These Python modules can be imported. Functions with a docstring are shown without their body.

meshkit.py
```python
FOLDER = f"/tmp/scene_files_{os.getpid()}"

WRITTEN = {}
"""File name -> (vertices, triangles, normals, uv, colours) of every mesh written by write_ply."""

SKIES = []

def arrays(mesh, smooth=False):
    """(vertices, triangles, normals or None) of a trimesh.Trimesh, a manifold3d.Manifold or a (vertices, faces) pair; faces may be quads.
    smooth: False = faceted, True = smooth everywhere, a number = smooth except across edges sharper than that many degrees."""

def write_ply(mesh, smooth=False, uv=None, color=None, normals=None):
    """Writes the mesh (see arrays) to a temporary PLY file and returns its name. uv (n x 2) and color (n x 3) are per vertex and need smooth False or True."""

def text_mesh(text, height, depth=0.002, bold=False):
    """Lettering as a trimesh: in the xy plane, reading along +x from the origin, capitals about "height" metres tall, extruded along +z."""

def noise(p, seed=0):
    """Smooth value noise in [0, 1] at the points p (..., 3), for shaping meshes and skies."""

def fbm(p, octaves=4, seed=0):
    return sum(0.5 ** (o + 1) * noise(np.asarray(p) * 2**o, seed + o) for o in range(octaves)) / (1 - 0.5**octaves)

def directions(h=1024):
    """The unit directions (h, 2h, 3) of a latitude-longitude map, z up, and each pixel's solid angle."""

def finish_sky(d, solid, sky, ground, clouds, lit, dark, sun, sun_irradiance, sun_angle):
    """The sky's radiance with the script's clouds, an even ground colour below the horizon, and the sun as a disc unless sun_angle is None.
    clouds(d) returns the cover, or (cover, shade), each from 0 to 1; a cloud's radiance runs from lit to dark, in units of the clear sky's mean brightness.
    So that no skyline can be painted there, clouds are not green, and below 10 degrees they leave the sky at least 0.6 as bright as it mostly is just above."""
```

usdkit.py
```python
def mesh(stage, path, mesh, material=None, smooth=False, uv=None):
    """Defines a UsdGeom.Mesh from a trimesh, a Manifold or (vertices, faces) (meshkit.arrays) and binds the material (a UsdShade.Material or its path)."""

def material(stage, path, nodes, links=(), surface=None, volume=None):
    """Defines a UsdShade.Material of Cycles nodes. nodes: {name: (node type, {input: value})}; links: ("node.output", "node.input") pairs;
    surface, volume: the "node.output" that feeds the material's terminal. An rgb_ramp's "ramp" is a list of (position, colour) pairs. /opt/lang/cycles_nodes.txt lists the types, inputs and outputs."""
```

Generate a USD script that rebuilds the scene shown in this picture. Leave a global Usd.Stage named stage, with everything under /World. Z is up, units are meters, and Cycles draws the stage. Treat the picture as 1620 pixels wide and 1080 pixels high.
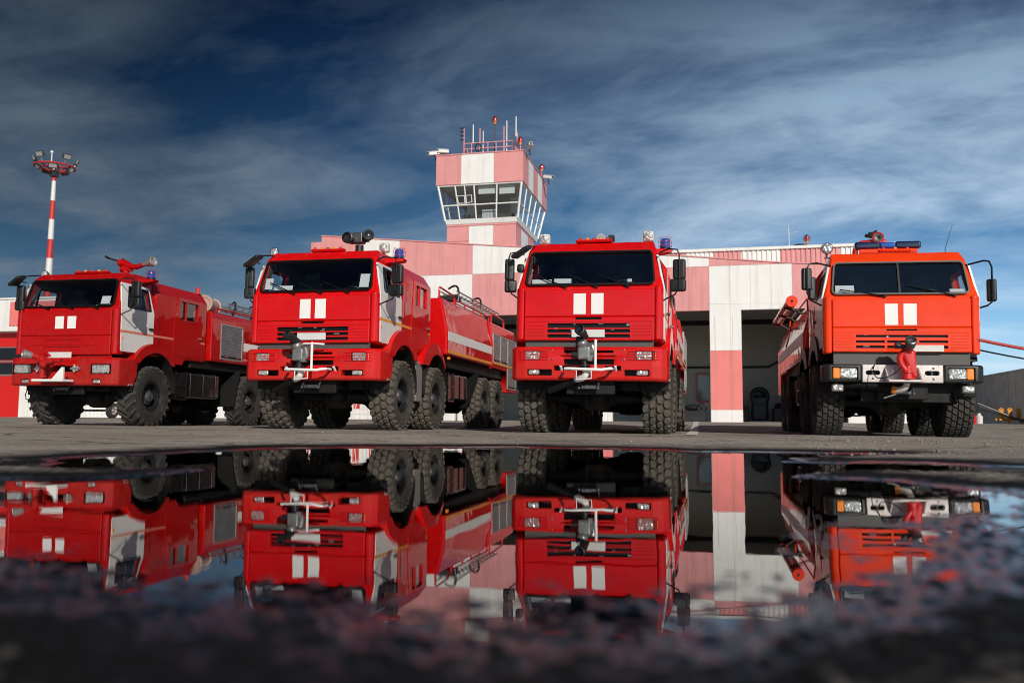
import math, random
import numpy as np
import trimesh
import manifold3d as m3
import shapely
from shapely.geometry import Polygon, box as sbox
from shapely import affinity
from pxr import Usd, UsdGeom, UsdLux, UsdShade, Gf, Sdf, Vt
import usdkit, meshkit

stage = Usd.Stage.CreateInMemory()
UsdGeom.SetStageUpAxis(stage, 'Z')
UsdGeom.SetStageMetersPerUnit(stage, 1.0)
UsdGeom.Xform.Define(stage, '/World')
UsdGeom.Scope.Define(stage, '/World/Looks')
rng = np.random.default_rng(7)
PI = math.pi

# ------------------------------------------------------------------ camera
F_PX, YAW, PITCH, ROLL, CAM_H = 1373.4, 0.22347, 0.09439, 0.00586, 0.2229
cam = UsdGeom.Camera.Define(stage, '/World/camera')
cam.CreateHorizontalApertureAttr(36.0)
cam.CreateVerticalApertureAttr(24.0)
cam.CreateFocalLengthAttr(36.0 * F_PX / 1620.0)
_cp, _sp = math.cos(YAW), math.sin(YAW)
_fw = np.array([-_sp * math.cos(PITCH), _cp * math.cos(PITCH), math.sin(PITCH)])
_r = np.array([_cp, _sp, 0.0])
_u = np.cross(_r, _fw)
_r2 = math.cos(ROLL) * _r + math.sin(ROLL) * _u
_u2 = -math.sin(ROLL) * _r + math.cos(ROLL) * _u
cam.AddTransformOp().Set(Gf.Matrix4d(*_r2, 0, *_u2, 0, *(-_fw), 0, 0, 0, CAM_H, 1))
cam.CreateFStopAttr(1.9)
cam.CreateFocusDistanceAttr(14.5)
cam.CreateClippingRangeAttr(Gf.Vec2f(0.02, 5000))
cam.CreateExposureAttr(0.0)

# ------------------------------------------------------------------ sun and sky
SUN_AZ, SUN_EL = math.radians(28), math.radians(26)      # azimuth to the right of straight behind the camera side
sun_dir = np.array([math.sin(SUN_AZ) * math.cos(SUN_EL), -math.cos(SUN_AZ) * math.cos(SUN_EL), math.sin(SUN_EL)])
sun = UsdLux.DistantLight.Define(stage, '/World/sun')
sun.CreateIntensityAttr(1.0)
sun.CreateAngleAttr(0.53)
sun.CreateNormalizeAttr(True)
sun.CreateColorAttr(Gf.Vec3f(1.0, 0.93, 0.83))
_x = np.cross([0, 0, 1.0], sun_dir); _x /= np.linalg.norm(_x)
_y = np.cross(sun_dir, _x)
sun.AddTransformOp().Set(Gf.Matrix4d(*_x, 0, *_y, 0, *sun_dir, 0, 0, 0, 50, 1))

sky_mat = usdkit.material(stage, '/World/Looks/sky_air', {
    'geo': ('geometry', {}),
    'sky': ('sky_texture', {'sky_type': 'single_scattering', 'sun_disc': False, 'sun_elevation': SUN_EL,
                            'sun_rotation': math.atan2(sun_dir[0], sun_dir[1]), 'altitude': 100.0, 'air_density': 1.0, 'aerosol_density': 0.6, 'ozone_density': 2.0}),
    'sep': ('separate_xyz', {}),
    'zc': ('math', {'math_type': 'maximum', 'value2': 0.0}),
    'za': ('math', {'math_type': 'add', 'value2': 0.16}),
    'px': ('math', {'math_type': 'divide'}), 'py': ('math', {'math_type': 'divide'}),
    'cv': ('combine_xyz', {'z': 0.0}),
    'rot': ('mapping', {'rotation': (0, 0, 0.5), 'scale': (0.8, 1.1, 1.0), 'location': (20.5, -6.2, 0)}),
    'n1': ('noise_texture', {'scale': 1.0, 'detail': 9.0, 'roughness': 0.56, 'distortion': 0.9}),
    'n2': ('noise_texture', {'scale': 3.6, 'detail': 9.0, 'roughness': 0.66, 'distortion': 0.5}),
    'nm': ('math', {'math_type': 'multiply_add', 'value2': 0.34}),
    'cr': ('rgb_ramp', {'ramp': [(0.0, (0, 0, 0)), (0.56, (0, 0, 0)), (0.68, (0.28, 0.28, 0.28)), (0.83, (0.80, 0.80, 0.80)), (1.0, (1, 1, 1))]}),
    'el': ('rgb_ramp', {'ramp': [(0.0, (0.80, 1.02, 1.42)), (0.10, (0.62, 0.86, 1.10)), (0.22, (0.28, 0.48, 0.62)), (0.34, (0.10, 0.235, 0.37)), (0.46, (0.026, 0.080, 0.16)), (1.0, (0.022, 0.066, 0.135))]}),
    'skm': ('mix_color', {'blend_type': 'multiply', 'fac': 1.0, 'use_clamp': False}),
    'cel': ('rgb_ramp', {'ramp': [(0.0, (0.90, 1.02, 1.12)), (0.2, (0.78, 0.92, 1.06)), (0.34, (0.42, 0.56, 0.70)), (0.46, (0.10, 0.165, 0.25)), (1.0, (0.05, 0.09, 0.15))]}),
    'cs': ('mix_color', {'blend_type': 'multiply', 'fac': 1.0, 'use_clamp': False, 'b': (6.5, 7.0, 7.5)}),
    'mx': ('mix_color', {'blend_type': 'mix', 'use_clamp': True}),
    'west': ('math', {'math_type': 'multiply_add', 'value2': 1.05, 'value3': 0.86, 'use_clamp': True}),
    'wmax': ('math', {'math_type': 'maximum', 'value2': 0.27}),
    'wc': ('combine_xyz', {}),
    'fin': ('mix_color', {'blend_type': 'multiply', 'fac': 1.0, 'use_clamp': False}),
    'bg': ('background_shader', {'strength': 0.118}),
}, [('geo.position', 'sky.vector'), ('geo.position', 'sep.vector'), ('sep.z', 'zc.value1'), ('zc.value', 'za.value1'),
    ('sep.x', 'px.value1'), ('za.value', 'px.value2'), ('sep.y', 'py.value1'), ('za.value', 'py.value2'),
    ('px.value', 'cv.x'), ('py.value', 'cv.y'), ('cv.vector', 'rot.vector'), ('rot.vector', 'n1.vector'), ('rot.vector', 'n2.vector'),
    ('n2.fac', 'nm.value1'), ('n1.fac', 'nm.value3'), ('nm.value', 'cr.fac'), ('zc.value', 'el.fac'), ('zc.value', 'cel.fac'),
    ('sky.color', 'skm.a'), ('el.color', 'skm.b'), ('cel.color', 'cs.a'), ('cr.color', 'mx.fac'), ('skm.result', 'mx.a'), ('cs.result', 'mx.b'),
    ('sep.x', 'west.value1'), ('west.value', 'wmax.value1'), ('wmax.value', 'wc.x'), ('wmax.value', 'wc.y'), ('wmax.value', 'wc.z'),
    ('mx.result', 'fin.a'), ('wc.vector', 'fin.b'), ('fin.result', 'bg.color')], surface='bg.background')
dome = UsdLux.DomeLight.Define(stage, '/World/sky')
UsdShade.MaterialBindingAPI.Apply(dome.GetPrim()).Bind(sky_mat)
dome.GetPrim().SetCustomDataByKey('kind', 'structure')

# ------------------------------------------------------------------ materials
MAT = {}


def pbr(name, col, rough=0.5, metal=0.0, coat=0.0, var=0.0, vscale=6.0, bump=0.0, bscale=60.0, streak=False, dirt=None, dirt_amt=0.0, dscale=3.0, spec=0.5, coat_rough=0.05, bdist=0.01):
    nodes = {'p': ('principled_bsdf', {'base_color': col, 'roughness': rough, 'metallic': metal, 'coat_weight': coat, 'coat_roughness': coat_rough, 'specular_ior_level': spec})}
    links = []
    if var or dirt or bump:
        nodes['geo'] = ('geometry', {})
    out = None
    if var:
        a = tuple(c * (1 - var) for c in col); b = tuple(min(1, c * (1 + var)) for c in col)
        nodes['n'] = ('noise_texture', {'scale': vscale, 'detail': 5.0, 'roughness': 0.6})
        nodes['m'] = ('rgb_ramp', {'ramp': [(0.25, a), (0.75, b)]})
        links += [('geo.position', 'n.vector'), ('n.fac', 'm.fac')]
        out = 'm.color'
    if dirt:
        nodes['dn'] = ('noise_texture', {'scale': dscale, 'detail': 8.0, 'roughness': 0.7})
        nodes['dr'] = ('map_range', {'from_min': 0.5, 'from_max': 0.75, 'to_min': 0.0, 'to_max': dirt_amt, 'clamp': True})
        nodes['dm'] = ('mix_color', {'blend_type': 'mix', 'a': col, 'b': dirt})
        if streak:
            nodes['sm'] = ('mapping', {'scale': (3.0, 3.0, 0.22)})
            links += [('geo.position', 'sm.vector')]
        links += [('sm.vector' if streak else 'geo.position', 'dn.vector'), ('dn.fac', 'dr.value'), ('dr.result', 'dm.fac')]
        if out:
            links.append((out, 'dm.a'))
        nodes['rr'] = ('map_range', {'from_min': 0.0, 'from_max': max(dirt_amt, 1e-3), 'to_min': rough, 'to_max': min(1.0, rough + 0.25)})
        links += [('dr.result', 'rr.value'), ('rr.result', 'p.roughness')]
        out = 'dm.result'
    if out:
        links.append((out, 'p.base_color'))
    if bump:
        nodes['bn'] = ('noise_texture', {'scale': bscale, 'detail': 4.0})
        nodes['b'] = ('bump', {'strength': bump, 'distance': bdist})
        links += [('geo.position', 'bn.vector'), ('bn.fac', 'b.height'), ('b.normal', 'p.normal')]
    MAT[name] = usdkit.material(stage, '/World/Looks/' + name, nodes, links, surface='p.BSDF')
    return MAT[name]


DUST = (0.16, 0.125, 0.095)
def road_paint(name, col, rough, coat_rough, spec):
    """Vehicle paint with faint mottling, chips of dust and splash dirt low on the body."""
    MAT[name] = usdkit.material(stage, '/World/Looks/' + name, {
        'geo': ('geometry', {}), 'sep': ('separate_xyz', {}),
        'n': ('noise_texture', {'scale': 1.6, 'detail': 6.0, 'roughness': 0.6}),
        'm': ('rgb_ramp', {'ramp': [(0.25, tuple(c * .88 for c in col)), (0.75, tuple(min(1, c * 1.1) for c in col))]}),
        'dn': ('noise_texture', {'scale': 7.0, 'detail': 9.0, 'roughness': 0.72}),
        'lo': ('map_range', {'from_min': 1.75, 'from_max': 0.8, 'to_min': 0.0, 'to_max': 1.0, 'clamp': True}),
        'a': ('math', {'math_type': 'multiply_add', 'value2': 0.22}),
        'dr': ('map_range', {'from_min': 0.52, 'from_max': 0.85, 'to_min': 0.0, 'to_max': 0.34, 'clamp': True}),
        'dm': ('mix_color', {'blend_type': 'mix', 'b': (0.15, 0.10, 0.075)}),
        'rr': ('map_range', {'from_min': 0.0, 'from_max': 0.34, 'to_min': rough, 'to_max': 0.75}),
        'cw': ('map_range', {'from_min': 0.0, 'from_max': 0.25, 'to_min': 0.75, 'to_max': 0.08, 'clamp': True}),
        'wn': ('noise_texture', {'scale': 2.6, 'detail': 1.5}), 'b': ('bump', {'strength': 1.0, 'distance': 0.006}),
        'p': ('principled_bsdf', {'coat_roughness': coat_rough, 'specular_ior_level': spec})},
        [('geo.position', 'sep.vector'), ('geo.position', 'n.vector'), ('geo.position', 'dn.vector'), ('geo.position', 'wn.vector'), ('n.fac', 'm.fac'), ('sep.z', 'lo.value'),
         ('lo.result', 'a.value1'), ('dn.fac', 'a.value3'), ('a.value', 'dr.value'), ('dr.result', 'dm.fac'), ('m.color', 'dm.a'), ('dm.result', 'p.base_color'),
         ('dr.result', 'rr.value'), ('rr.result', 'p.roughness'), ('dr.result', 'cw.value'), ('cw.result', 'p.coat_weight'),
         ('wn.fac', 'b.height'), ('b.normal', 'p.coat_normal'), ('b.normal', 'p.normal')], surface='p.BSDF')


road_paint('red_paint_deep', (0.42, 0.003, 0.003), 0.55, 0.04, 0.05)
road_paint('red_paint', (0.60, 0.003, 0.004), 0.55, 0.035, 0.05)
road_paint('orange_red_paint', (0.84, 0.046, 0.002), 0.55, 0.05, 0.05)
pbr('bright_red_metal', (0.60, 0.012, 0.010), 0.35, coat=0.6, var=0.1, vscale=12)
pbr('white_paint', (0.74, 0.73, 0.70), 0.38, coat=0.4, var=0.05, vscale=4, dirt=DUST, dirt_amt=0.22)
pbr('white_stripe', (0.78, 0.77, 0.75), 0.45, var=0.03, vscale=5)
pbr('plate_white', (0.62, 0.62, 0.60), 0.5, var=0.03)
pbr('paper_white', (0.75, 0.75, 0.73), 0.7, var=0.03)
pbr('orange_stripe', (0.80, 0.30, 0.03), 0.4, var=0.08, vscale=30)
pbr('salmon_stripe', (0.72, 0.20, 0.13), 0.4, var=0.08, vscale=30)
pbr('pink_cladding', (0.66, 0.275, 0.275), 0.6, var=0.07, vscale=1.3, dirt=(0.28, 0.15, 0.14), dirt_amt=0.45, dscale=1.1, streak=True)
pbr('coral_cladding', (0.74, 0.20, 0.185), 0.6, var=0.07, vscale=1.3, dirt=(0.35, 0.16, 0.14), dirt_amt=0.4, dscale=1.1, streak=True)
pbr('white_cladding', (0.75, 0.745, 0.73), 0.6, var=0.05, vscale=1.1, dirt=(0.36, 0.33, 0.29), dirt_amt=0.36, dscale=1.0, streak=True)
pbr('concrete_grey', (0.30, 0.28, 0.255), 0.85, var=0.2, vscale=3, bump=0.3, bscale=40)
pbr('interior_wall', (0.58, 0.58, 0.54), 0.8, var=0.08, vscale=0.8)
pbr('interior_dark', (0.06, 0.06, 0.06), 0.8, var=0.2, vscale=3)
pbr('black_plastic', (0.012, 0.0125, 0.014), 0.42, var=0.25, vscale=20, dirt=DUST, dirt_amt=0.06)
pbr('black_trim', (0.006, 0.006, 0.0065), 0.4, spec=0.3)
pbr('dark_glass', (0.012, 0.014, 0.018), 0.12, coat=0.4)
pbr('cab_lining', (0.09, 0.092, 0.10), 0.8, var=0.2, vscale=9)
pbr('seat_cloth', (0.035, 0.035, 0.04), 0.9, var=0.3, vscale=40)
pbr('grey_trim', (0.075, 0.072, 0.068), 0.55, var=0.1, vscale=10)
pbr('chassis_black', (0.008, 0.0078, 0.0075), 0.6, spec=0.3, var=0.3, vscale=12, dirt=(0.05, 0.042, 0.034), dirt_amt=0.10, dscale=5)
pbr('cast_metal', (0.26, 0.26, 0.255), 0.36, metal=0.55, var=0.3, vscale=16)
pbr('steel', (0.52, 0.51, 0.49), 0.32, metal=0.9, var=0.12, vscale=20)
pbr('galvanised', (0.48, 0.47, 0.45), 0.42, metal=0.75, var=0.15, vscale=25)
pbr('dark_steel', (0.13, 0.13, 0.135), 0.4, metal=0.7, var=0.25, vscale=18)
pbr('tank_black', (0.006, 0.006, 0.0065), 0.3, coat=0.5, spec=0.3, var=0.2, vscale=8, dirt=(0.05, 0.042, 0.035), dirt_amt=0.12, dscale=6)
pbr('bare_aluminium', (0.62, 0.56, 0.54), 0.42, metal=0.35, var=0.15, vscale=14, dirt=(0.12, 0.06, 0.04), dirt_amt=0.6, dscale=9)
pbr('checker_plate', (0.42, 0.41, 0.40), 0.42, metal=0.6, var=0.2, vscale=60, bump=0.5, bscale=180)
pbr('rim_black', (0.010, 0.011, 0.012), 0.38, var=0.3, vscale=25, dirt=(0.10, 0.085, 0.07), dirt_amt=0.22, dscale=10)
pbr('hub_steel', (0.12, 0.125, 0.13), 0.38, metal=0.6, var=0.3, vscale=30)
pbr('tyre_rubber', (0.040, 0.034, 0.028), 0.86, var=0.3, vscale=9, dirt=(0.15, 0.125, 0.10), dirt_amt=0.75, dscale=7, bump=0.25, bscale=90)
pbr('tyre_rubber_black', (0.020, 0.0185, 0.017), 0.82, var=0.3, vscale=9, dirt=(0.10, 0.085, 0.07), dirt_amt=0.6, dscale=7, bump=0.25, bscale=90)
pbr('tyre_lug_dusty', (0.092, 0.080, 0.066), 0.9, var=0.25, vscale=14, dirt=(0.15, 0.125, 0.10), dirt_amt=0.6, dscale=11, bump=0.2, bscale=120)
pbr('tyre_lug_black', (0.042, 0.038, 0.034), 0.85, var=0.25, vscale=14, dirt=(0.11, 0.095, 0.08), dirt_amt=0.6, dscale=11, bump=0.2, bscale=120)
pbr('rubber_hose', (0.007, 0.007, 0.0075), 0.65, spec=0.2, var=0.2, vscale=15)
pbr('red_hose', (0.42, 0.05, 0.04), 0.6, var=0.2, vscale=30)
pbr('amber_lens', (0.85, 0.24, 0.02), 0.2, coat=0.6, var=0.2, vscale=80)
pbr('red_lens', (0.55, 0.03, 0.02), 0.22, coat=0.6)
pbr('blue_lens', (0.012, 0.075, 0.36), 0.18, coat=0.9)
pbr('blue_dark_lens', (0.008, 0.014, 0.05), 0.15, coat=1.0)
pbr('cream_plastic', (0.62, 0.56, 0.50), 0.45, var=0.06)
pbr('beige_fabric', (0.44, 0.29, 0.24), 0.85, var=0.12, vscale=20)
pbr('blind_white', (0.70, 0.70, 0.66), 0.7, var=0.04)
pbr('fence_grey', (0.50, 0.42, 0.39), 0.75, var=0.22, vscale=1.6, bump=0.2, bscale=20)
pbr('kerb_grey', (0.26, 0.29, 0.32), 0.8, var=0.15, vscale=5)
pbr('line_white', (0.62, 0.61, 0.58), 0.75, var=0.18, vscale=8, dirt=(0.16, 0.15, 0.14), dirt_amt=0.7, dscale=12)
pbr('mast_red', (0.50, 0.03, 0.025), 0.5, var=0.08)
pbr('mast_white', (0.66, 0.65, 0.63), 0.5, var=0.06)
pbr('orange_machine', (0.75, 0.27, 0.02), 0.5, var=0.12, vscale=14)
pbr('stone_grey', (0.22, 0.20, 0.175), 0.9, var=0.4, vscale=3)
pbr('roof_grey', (0.2, 0.2, 0.2), 0.8, var=0.15)


def shutter(name):
    MAT[name] = usdkit.material(stage, '/World/Looks/' + name, {
        'geo': ('geometry', {}), 'w': ('wave_texture', {'bands_direction': 'z', 'scale': 7.0, 'profile': 'sine'}),
        'n': ('noise_texture', {'scale': 3.0, 'detail': 4.0}), 'r': ('rgb_ramp', {'ramp': [(0.3, (0.22, 0.22, 0.215)), (0.7, (0.33, 0.33, 0.32))]}),
        'b': ('bump', {'strength': 0.6, 'distance': 0.01}), 'p': ('principled_bsdf', {'roughness': 0.42, 'metallic': 0.65})},
        [('geo.position', 'w.vector'), ('geo.position', 'n.vector'), ('n.fac', 'r.fac'), ('r.color', 'p.base_color'), ('w.fac', 'b.height'), ('b.normal', 'p.normal')], surface='p.BSDF')


shutter('roller_shutter')


def lamp(name, col):
    MAT[name] = usdkit.material(stage, '/World/Looks/' + name, {
        'geo': ('geometry', {}), 'v': ('voronoi_texture', {'scale': 24.0}), 'b': ('bump', {'strength': 0.9, 'distance': 0.02}),
        'r': ('rgb_ramp', {'ramp': [(0.0, tuple(c * 0.45 for c in col)), (0.35, col), (0.8, tuple(c * 0.6 for c in col))]}),
        'p': ('principled_bsdf', {'roughness': 0.14, 'metallic': 0.6, 'coat_weight': 1.0, 'coat_roughness': 0.02})},
        [('geo.position', 'v.vector'), ('v.distance', 'b.height'), ('b.normal', 'p.normal'), ('v.distance', 'r.fac'), ('r.color', 'p.base_color')], surface='p.BSDF')


lamp('lamp_lens', (0.88, 0.88, 0.86))


def glass(name, tint, r0=0.05, rough=0.0):
    MAT[name] = usdkit.material(stage, '/World/Looks/' + name, {
        'l': ('layer_weight', {'blend': 0.5}), 'pw': ('math', {'math_type': 'power', 'value2': 5.0}), 'f': ('math', {'math_type': 'multiply_add', 'value2': 1.0 - r0, 'value3': r0}), 't': ('transparent_bsdf', {'color': tint}), 'g': ('glossy_bsdf', {'color': (1, 1, 1), 'roughness': rough}), 'm': ('mix_closure', {})},
        [('l.facing', 'pw.value1'), ('pw.value', 'f.value1'), ('f.value', 'm.fac'), ('t.BSDF', 'm.closure1'), ('g.BSDF', 'm.closure2')], surface='m.closure')


glass('windscreen_glass', (0.90, 0.93, 0.945), 0.08)
glass('window_glass', (0.90, 0.92, 0.93))
glass('tower_glass', (0.80, 0.85, 0.88), 0.12)

# water: clear, with the faintest ripple, over a dark bed
MAT['puddle_water'] = usdkit.material(stage, '/World/Looks/puddle_water', {
    'geo': ('geometry', {}), 'mp': ('mapping', {'scale': (5.0, 2.2, 1.0)}), 'n': ('noise_texture', {'scale': 1.0, 'detail': 3.0, 'roughness': 0.55}),
    'b': ('bump', {'strength': 1.0, 'distance': 0.00055}), 'f': ('fresnel', {'IOR': 1.48}), 't': ('transparent_bsdf', {'color': (0.42, 0.45, 0.47)}),
    'g': ('glossy_bsdf', {'color': (1, 1, 1), 'roughness': 0.0}), 'm': ('mix_closure', {})},
    [('geo.position', 'mp.vector'), ('mp.vector', 'n.vector'), ('n.fac', 'b.height'), ('b.normal', 'g.normal'), ('f.fac', 'm.fac'), ('t.BSDF', 'm.closure1'), ('g.BSDF', 'm.closure2')], surface='m.closure')

# asphalt: dry grey-brown, dark and glossy where it is low enough to be wet
MAT['asphalt'] = usdkit.material(stage, '/World/Looks/asphalt', {
    'geo': ('geometry', {}), 'sep': ('separate_xyz', {}),
    'n1': ('noise_texture', {'scale': 0.35, 'detail': 6.0, 'roughness': 0.6}),
    'n2': ('noise_texture', {'scale': 26.0, 'detail': 5.0, 'roughness': 0.7}),
    'v': ('voronoi_texture', {'scale': 70.0}),
    'r1': ('rgb_ramp', {'ramp': [(0.3, (0.24, 0.21, 0.18)), (0.5, (0.33, 0.297, 0.26)), (0.7, (0.41, 0.375, 0.335))]}),
    'r2': ('rgb_ramp', {'ramp': [(0.25, (0.55, 0.55, 0.55)), (0.5, (0.95, 0.95, 0.95)), (0.78, (1.5, 1.46, 1.4))]}),
    'mm': ('mix_color', {'blend_type': 'multiply', 'fac': 1.0, 'use_clamp': False}),
    'cw': ('noise_texture', {'scale': 1.3, 'detail': 4.0}), 'cwm': ('mix_color', {'blend_type': 'add', 'fac': 0.55, 'use_clamp': False}),
    'ce': ('voronoi_texture', {'feature': 'distance_to_edge', 'scale': 0.42}),
    'cr': ('rgb_ramp', {'ramp': [(0.0, (0.35, 0.35, 0.35)), (0.006, (0.45, 0.45, 0.45)), (0.016, (1, 1, 1)), (1.0, (1, 1, 1))]}),
    'sn': ('noise_texture', {'scale': 0.55, 'detail': 7.0, 'roughness': 0.65, 'distortion': 0.6}),
    'sr': ('rgb_ramp', {'ramp': [(0.0, (1.12, 1.1, 1.06)), (0.5, (1, 1, 1)), (0.60, (0.72, 0.72, 0.72)), (0.72, (0.48, 0.47, 0.46)), (1.0, (0.4, 0.4, 0.4))]}),
    'm2': ('mix_color', {'blend_type': 'multiply', 'fac': 1.0, 'use_clamp': False}), 'm3': ('mix_color', {'blend_type': 'multiply', 'fac': 1.0, 'use_clamp': False}),
    'wn': ('math', {'math_type': 'multiply_add', 'value2': -0.020, 'value3': 0.010}),
    'wz': ('math', {'math_type': 'add'}),
    'wet': ('map_range', {'from_min': 0.016, 'from_max': 0.030, 'to_min': 1.0, 'to_max': 0.0, 'clamp': True}),
    'film': ('map_range', {'from_min': 0.0045, 'from_max': 0.0115, 'to_min': 1.0, 'to_max': 0.0, 'clamp': True}),
    'dk': ('mix_color', {'blend_type': 'mix', 'b': (0.0065, 0.0065, 0.0075)}),
    'rg': ('map_range', {'from_min': 0.0, 'from_max': 1.0, 'to_min': 0.85, 'to_max': 0.20, 'clamp': True}),
    'b': ('bump', {'strength': 0.45, 'distance': 0.006}),
    'sp': ('map_range', {'from_min': 0.0, 'from_max': 1.0, 'to_min': 0.12, 'to_max': 0.5, 'clamp': True}),
    'p': ('principled_bsdf', {})},
    [('geo.position', 'sep.vector'), ('geo.position', 'n1.vector'), ('geo.position', 'n2.vector'), ('geo.position', 'v.vector'),
     ('n1.fac', 'r1.fac'), ('n2.fac', 'r2.fac'), ('r1.color', 'mm.a'), ('r2.color', 'mm.b'),
     ('n1.fac', 'wn.value1'), ('wn.value', 'wz.value1'), ('sep.z', 'wz.value2'), ('wz.value', 'wet.value'),
     ('geo.position', 'cw.vector'), ('geo.position', 'cwm.a'), ('cw.color', 'cwm.b'), ('cwm.result', 'ce.vector'), ('ce.distance', 'cr.fac'), ('geo.position', 'sn.vector'), ('sn.fac', 'sr.fac'),
     ('mm.result', 'm2.a'), ('cr.color', 'm2.b'), ('m2.result', 'm3.a'), ('sr.color', 'm3.b'), ('wet.result', 'dk.fac'), ('m3.result', 'dk.a'), ('dk.result', 'p.base_color'), ('sep.z', 'film.value'), ('film.result', 'rg.value'), ('rg.result', 'p.roughness'), ('film.result', 'sp.value'), ('sp.result', 'p.specular_ior_level'),
     ('n2.fac', 'b.height'), ('b.normal', 'p.normal')], surface='p.BSDF')

# ------------------------------------------------------------------ prim helpers
USED = {}


def numbered(parent, name):
    k = (parent, name)
    n = USED.get(k, 0)
    USED[k] = n + 1
    return f'{parent}/{name}' if n == 0 else f'{parent}/{name}_{n:03d}'


def say(prim, label=None, cat=None, group=None, kind=None):
    for k, v in (('label', label), ('category', cat), ('group', group), ('kind', kind)):
        if v:
            prim.SetCustomDataByKey(k, v)


def thing(name, label, cat, M=None, group=None):
    p = numbered('/World', name)
    x = UsdGeom.Xform.Define(stage, p)
    if M is not None:
        x.AddTransformOp().Set(Gf.Matrix4d(*np.asarray(M, float).T.ravel()))
    say(x.GetPrim(), label, cat, group)
    return p


def group_part(parent, name, loc=None, rotz=0.0):
    p = numbered(parent, name)
    x = UsdGeom.Xform.Define(stage, p)
    if loc is not None:
        x.AddTranslateOp().Set(Gf.Vec3d(*map(float, loc)))
        if rotz:
            x.AddRotateZOp().Set(float(rotz))
    return p


XS = [1.0]


def part(parent, name, mesh, mat, smooth=35, label=None, kind=None):
    if isinstance(mesh, B):
        mesh = mesh.mesh()
    if hasattr(mesh, 'to_mesh'):
        mm = mesh.to_mesh()
        mesh = trimesh.Trimesh(np.array(mm.vert_properties[:, :3]), np.array(mm.tri_verts), process=False)
    if XS[0] != 1.0:
        mesh = trimesh.Trimesh(np.asarray(mesh.vertices) * (XS[0], 1, 1), mesh.faces, process=False)
    p = numbered(parent, name)
    m = usdkit.mesh(stage, p, mesh, MAT[mat], smooth=smooth)
    say(m.GetPrim(), label, None, None, kind)
    return p


def solo(name, mesh, mat, label=None, cat=None, group=None, kind=None, smooth=35):
    p = part('/World', name, mesh, mat, smooth)
    say(stage.GetPrimAtPath(p), label, cat, group, kind)
    return p


# ------------------------------------------------------------------ mesh helpers
class B:
    def __init__(self):
        self.v, self.f, self.n = [], [], 0

    def add(self, v, f):
        v = np.asarray(v, float); f = np.asarray(f, int)
        self.v.append(v); self.f.append(f + self.n); self.n += len(v)
        return self

    def tm(self, t):
        return self.add(t.vertices, t.faces)

    def mf(self, m):
        mm = m.to_mesh()
        return self.add(np.array(mm.vert_properties[:, :3]), np.array(mm.tri_verts))

    def box(self, x0, x1, y0, y1, z0, z1, c=0.0):
        return self.add(*cbox(x0, x1, y0, y1, z0, z1, c))

    def tube(self, pts, r, n=8):
        return self.add(*tube(pts, r, n))

    def cyl(self, a, b, r, r2=None, n=16):
        return self.add(*tube([a, b], [r, r if r2 is None else r2], n))

    def lathe(self, prof, o, d, n=20):
        return self.add(*lathe(prof, o, d, n))

    def ball(self, c, r, sub=2, sc=(1, 1, 1)):
        s = trimesh.creation.icosphere(sub, r)
        return self.add(s.vertices * np.asarray(sc) + np.asarray(c), s.faces)

    def mesh(self):
        return trimesh.Trimesh(np.vstack(self.v), np.vstack(self.f), process=False)


_CB = {}


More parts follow.
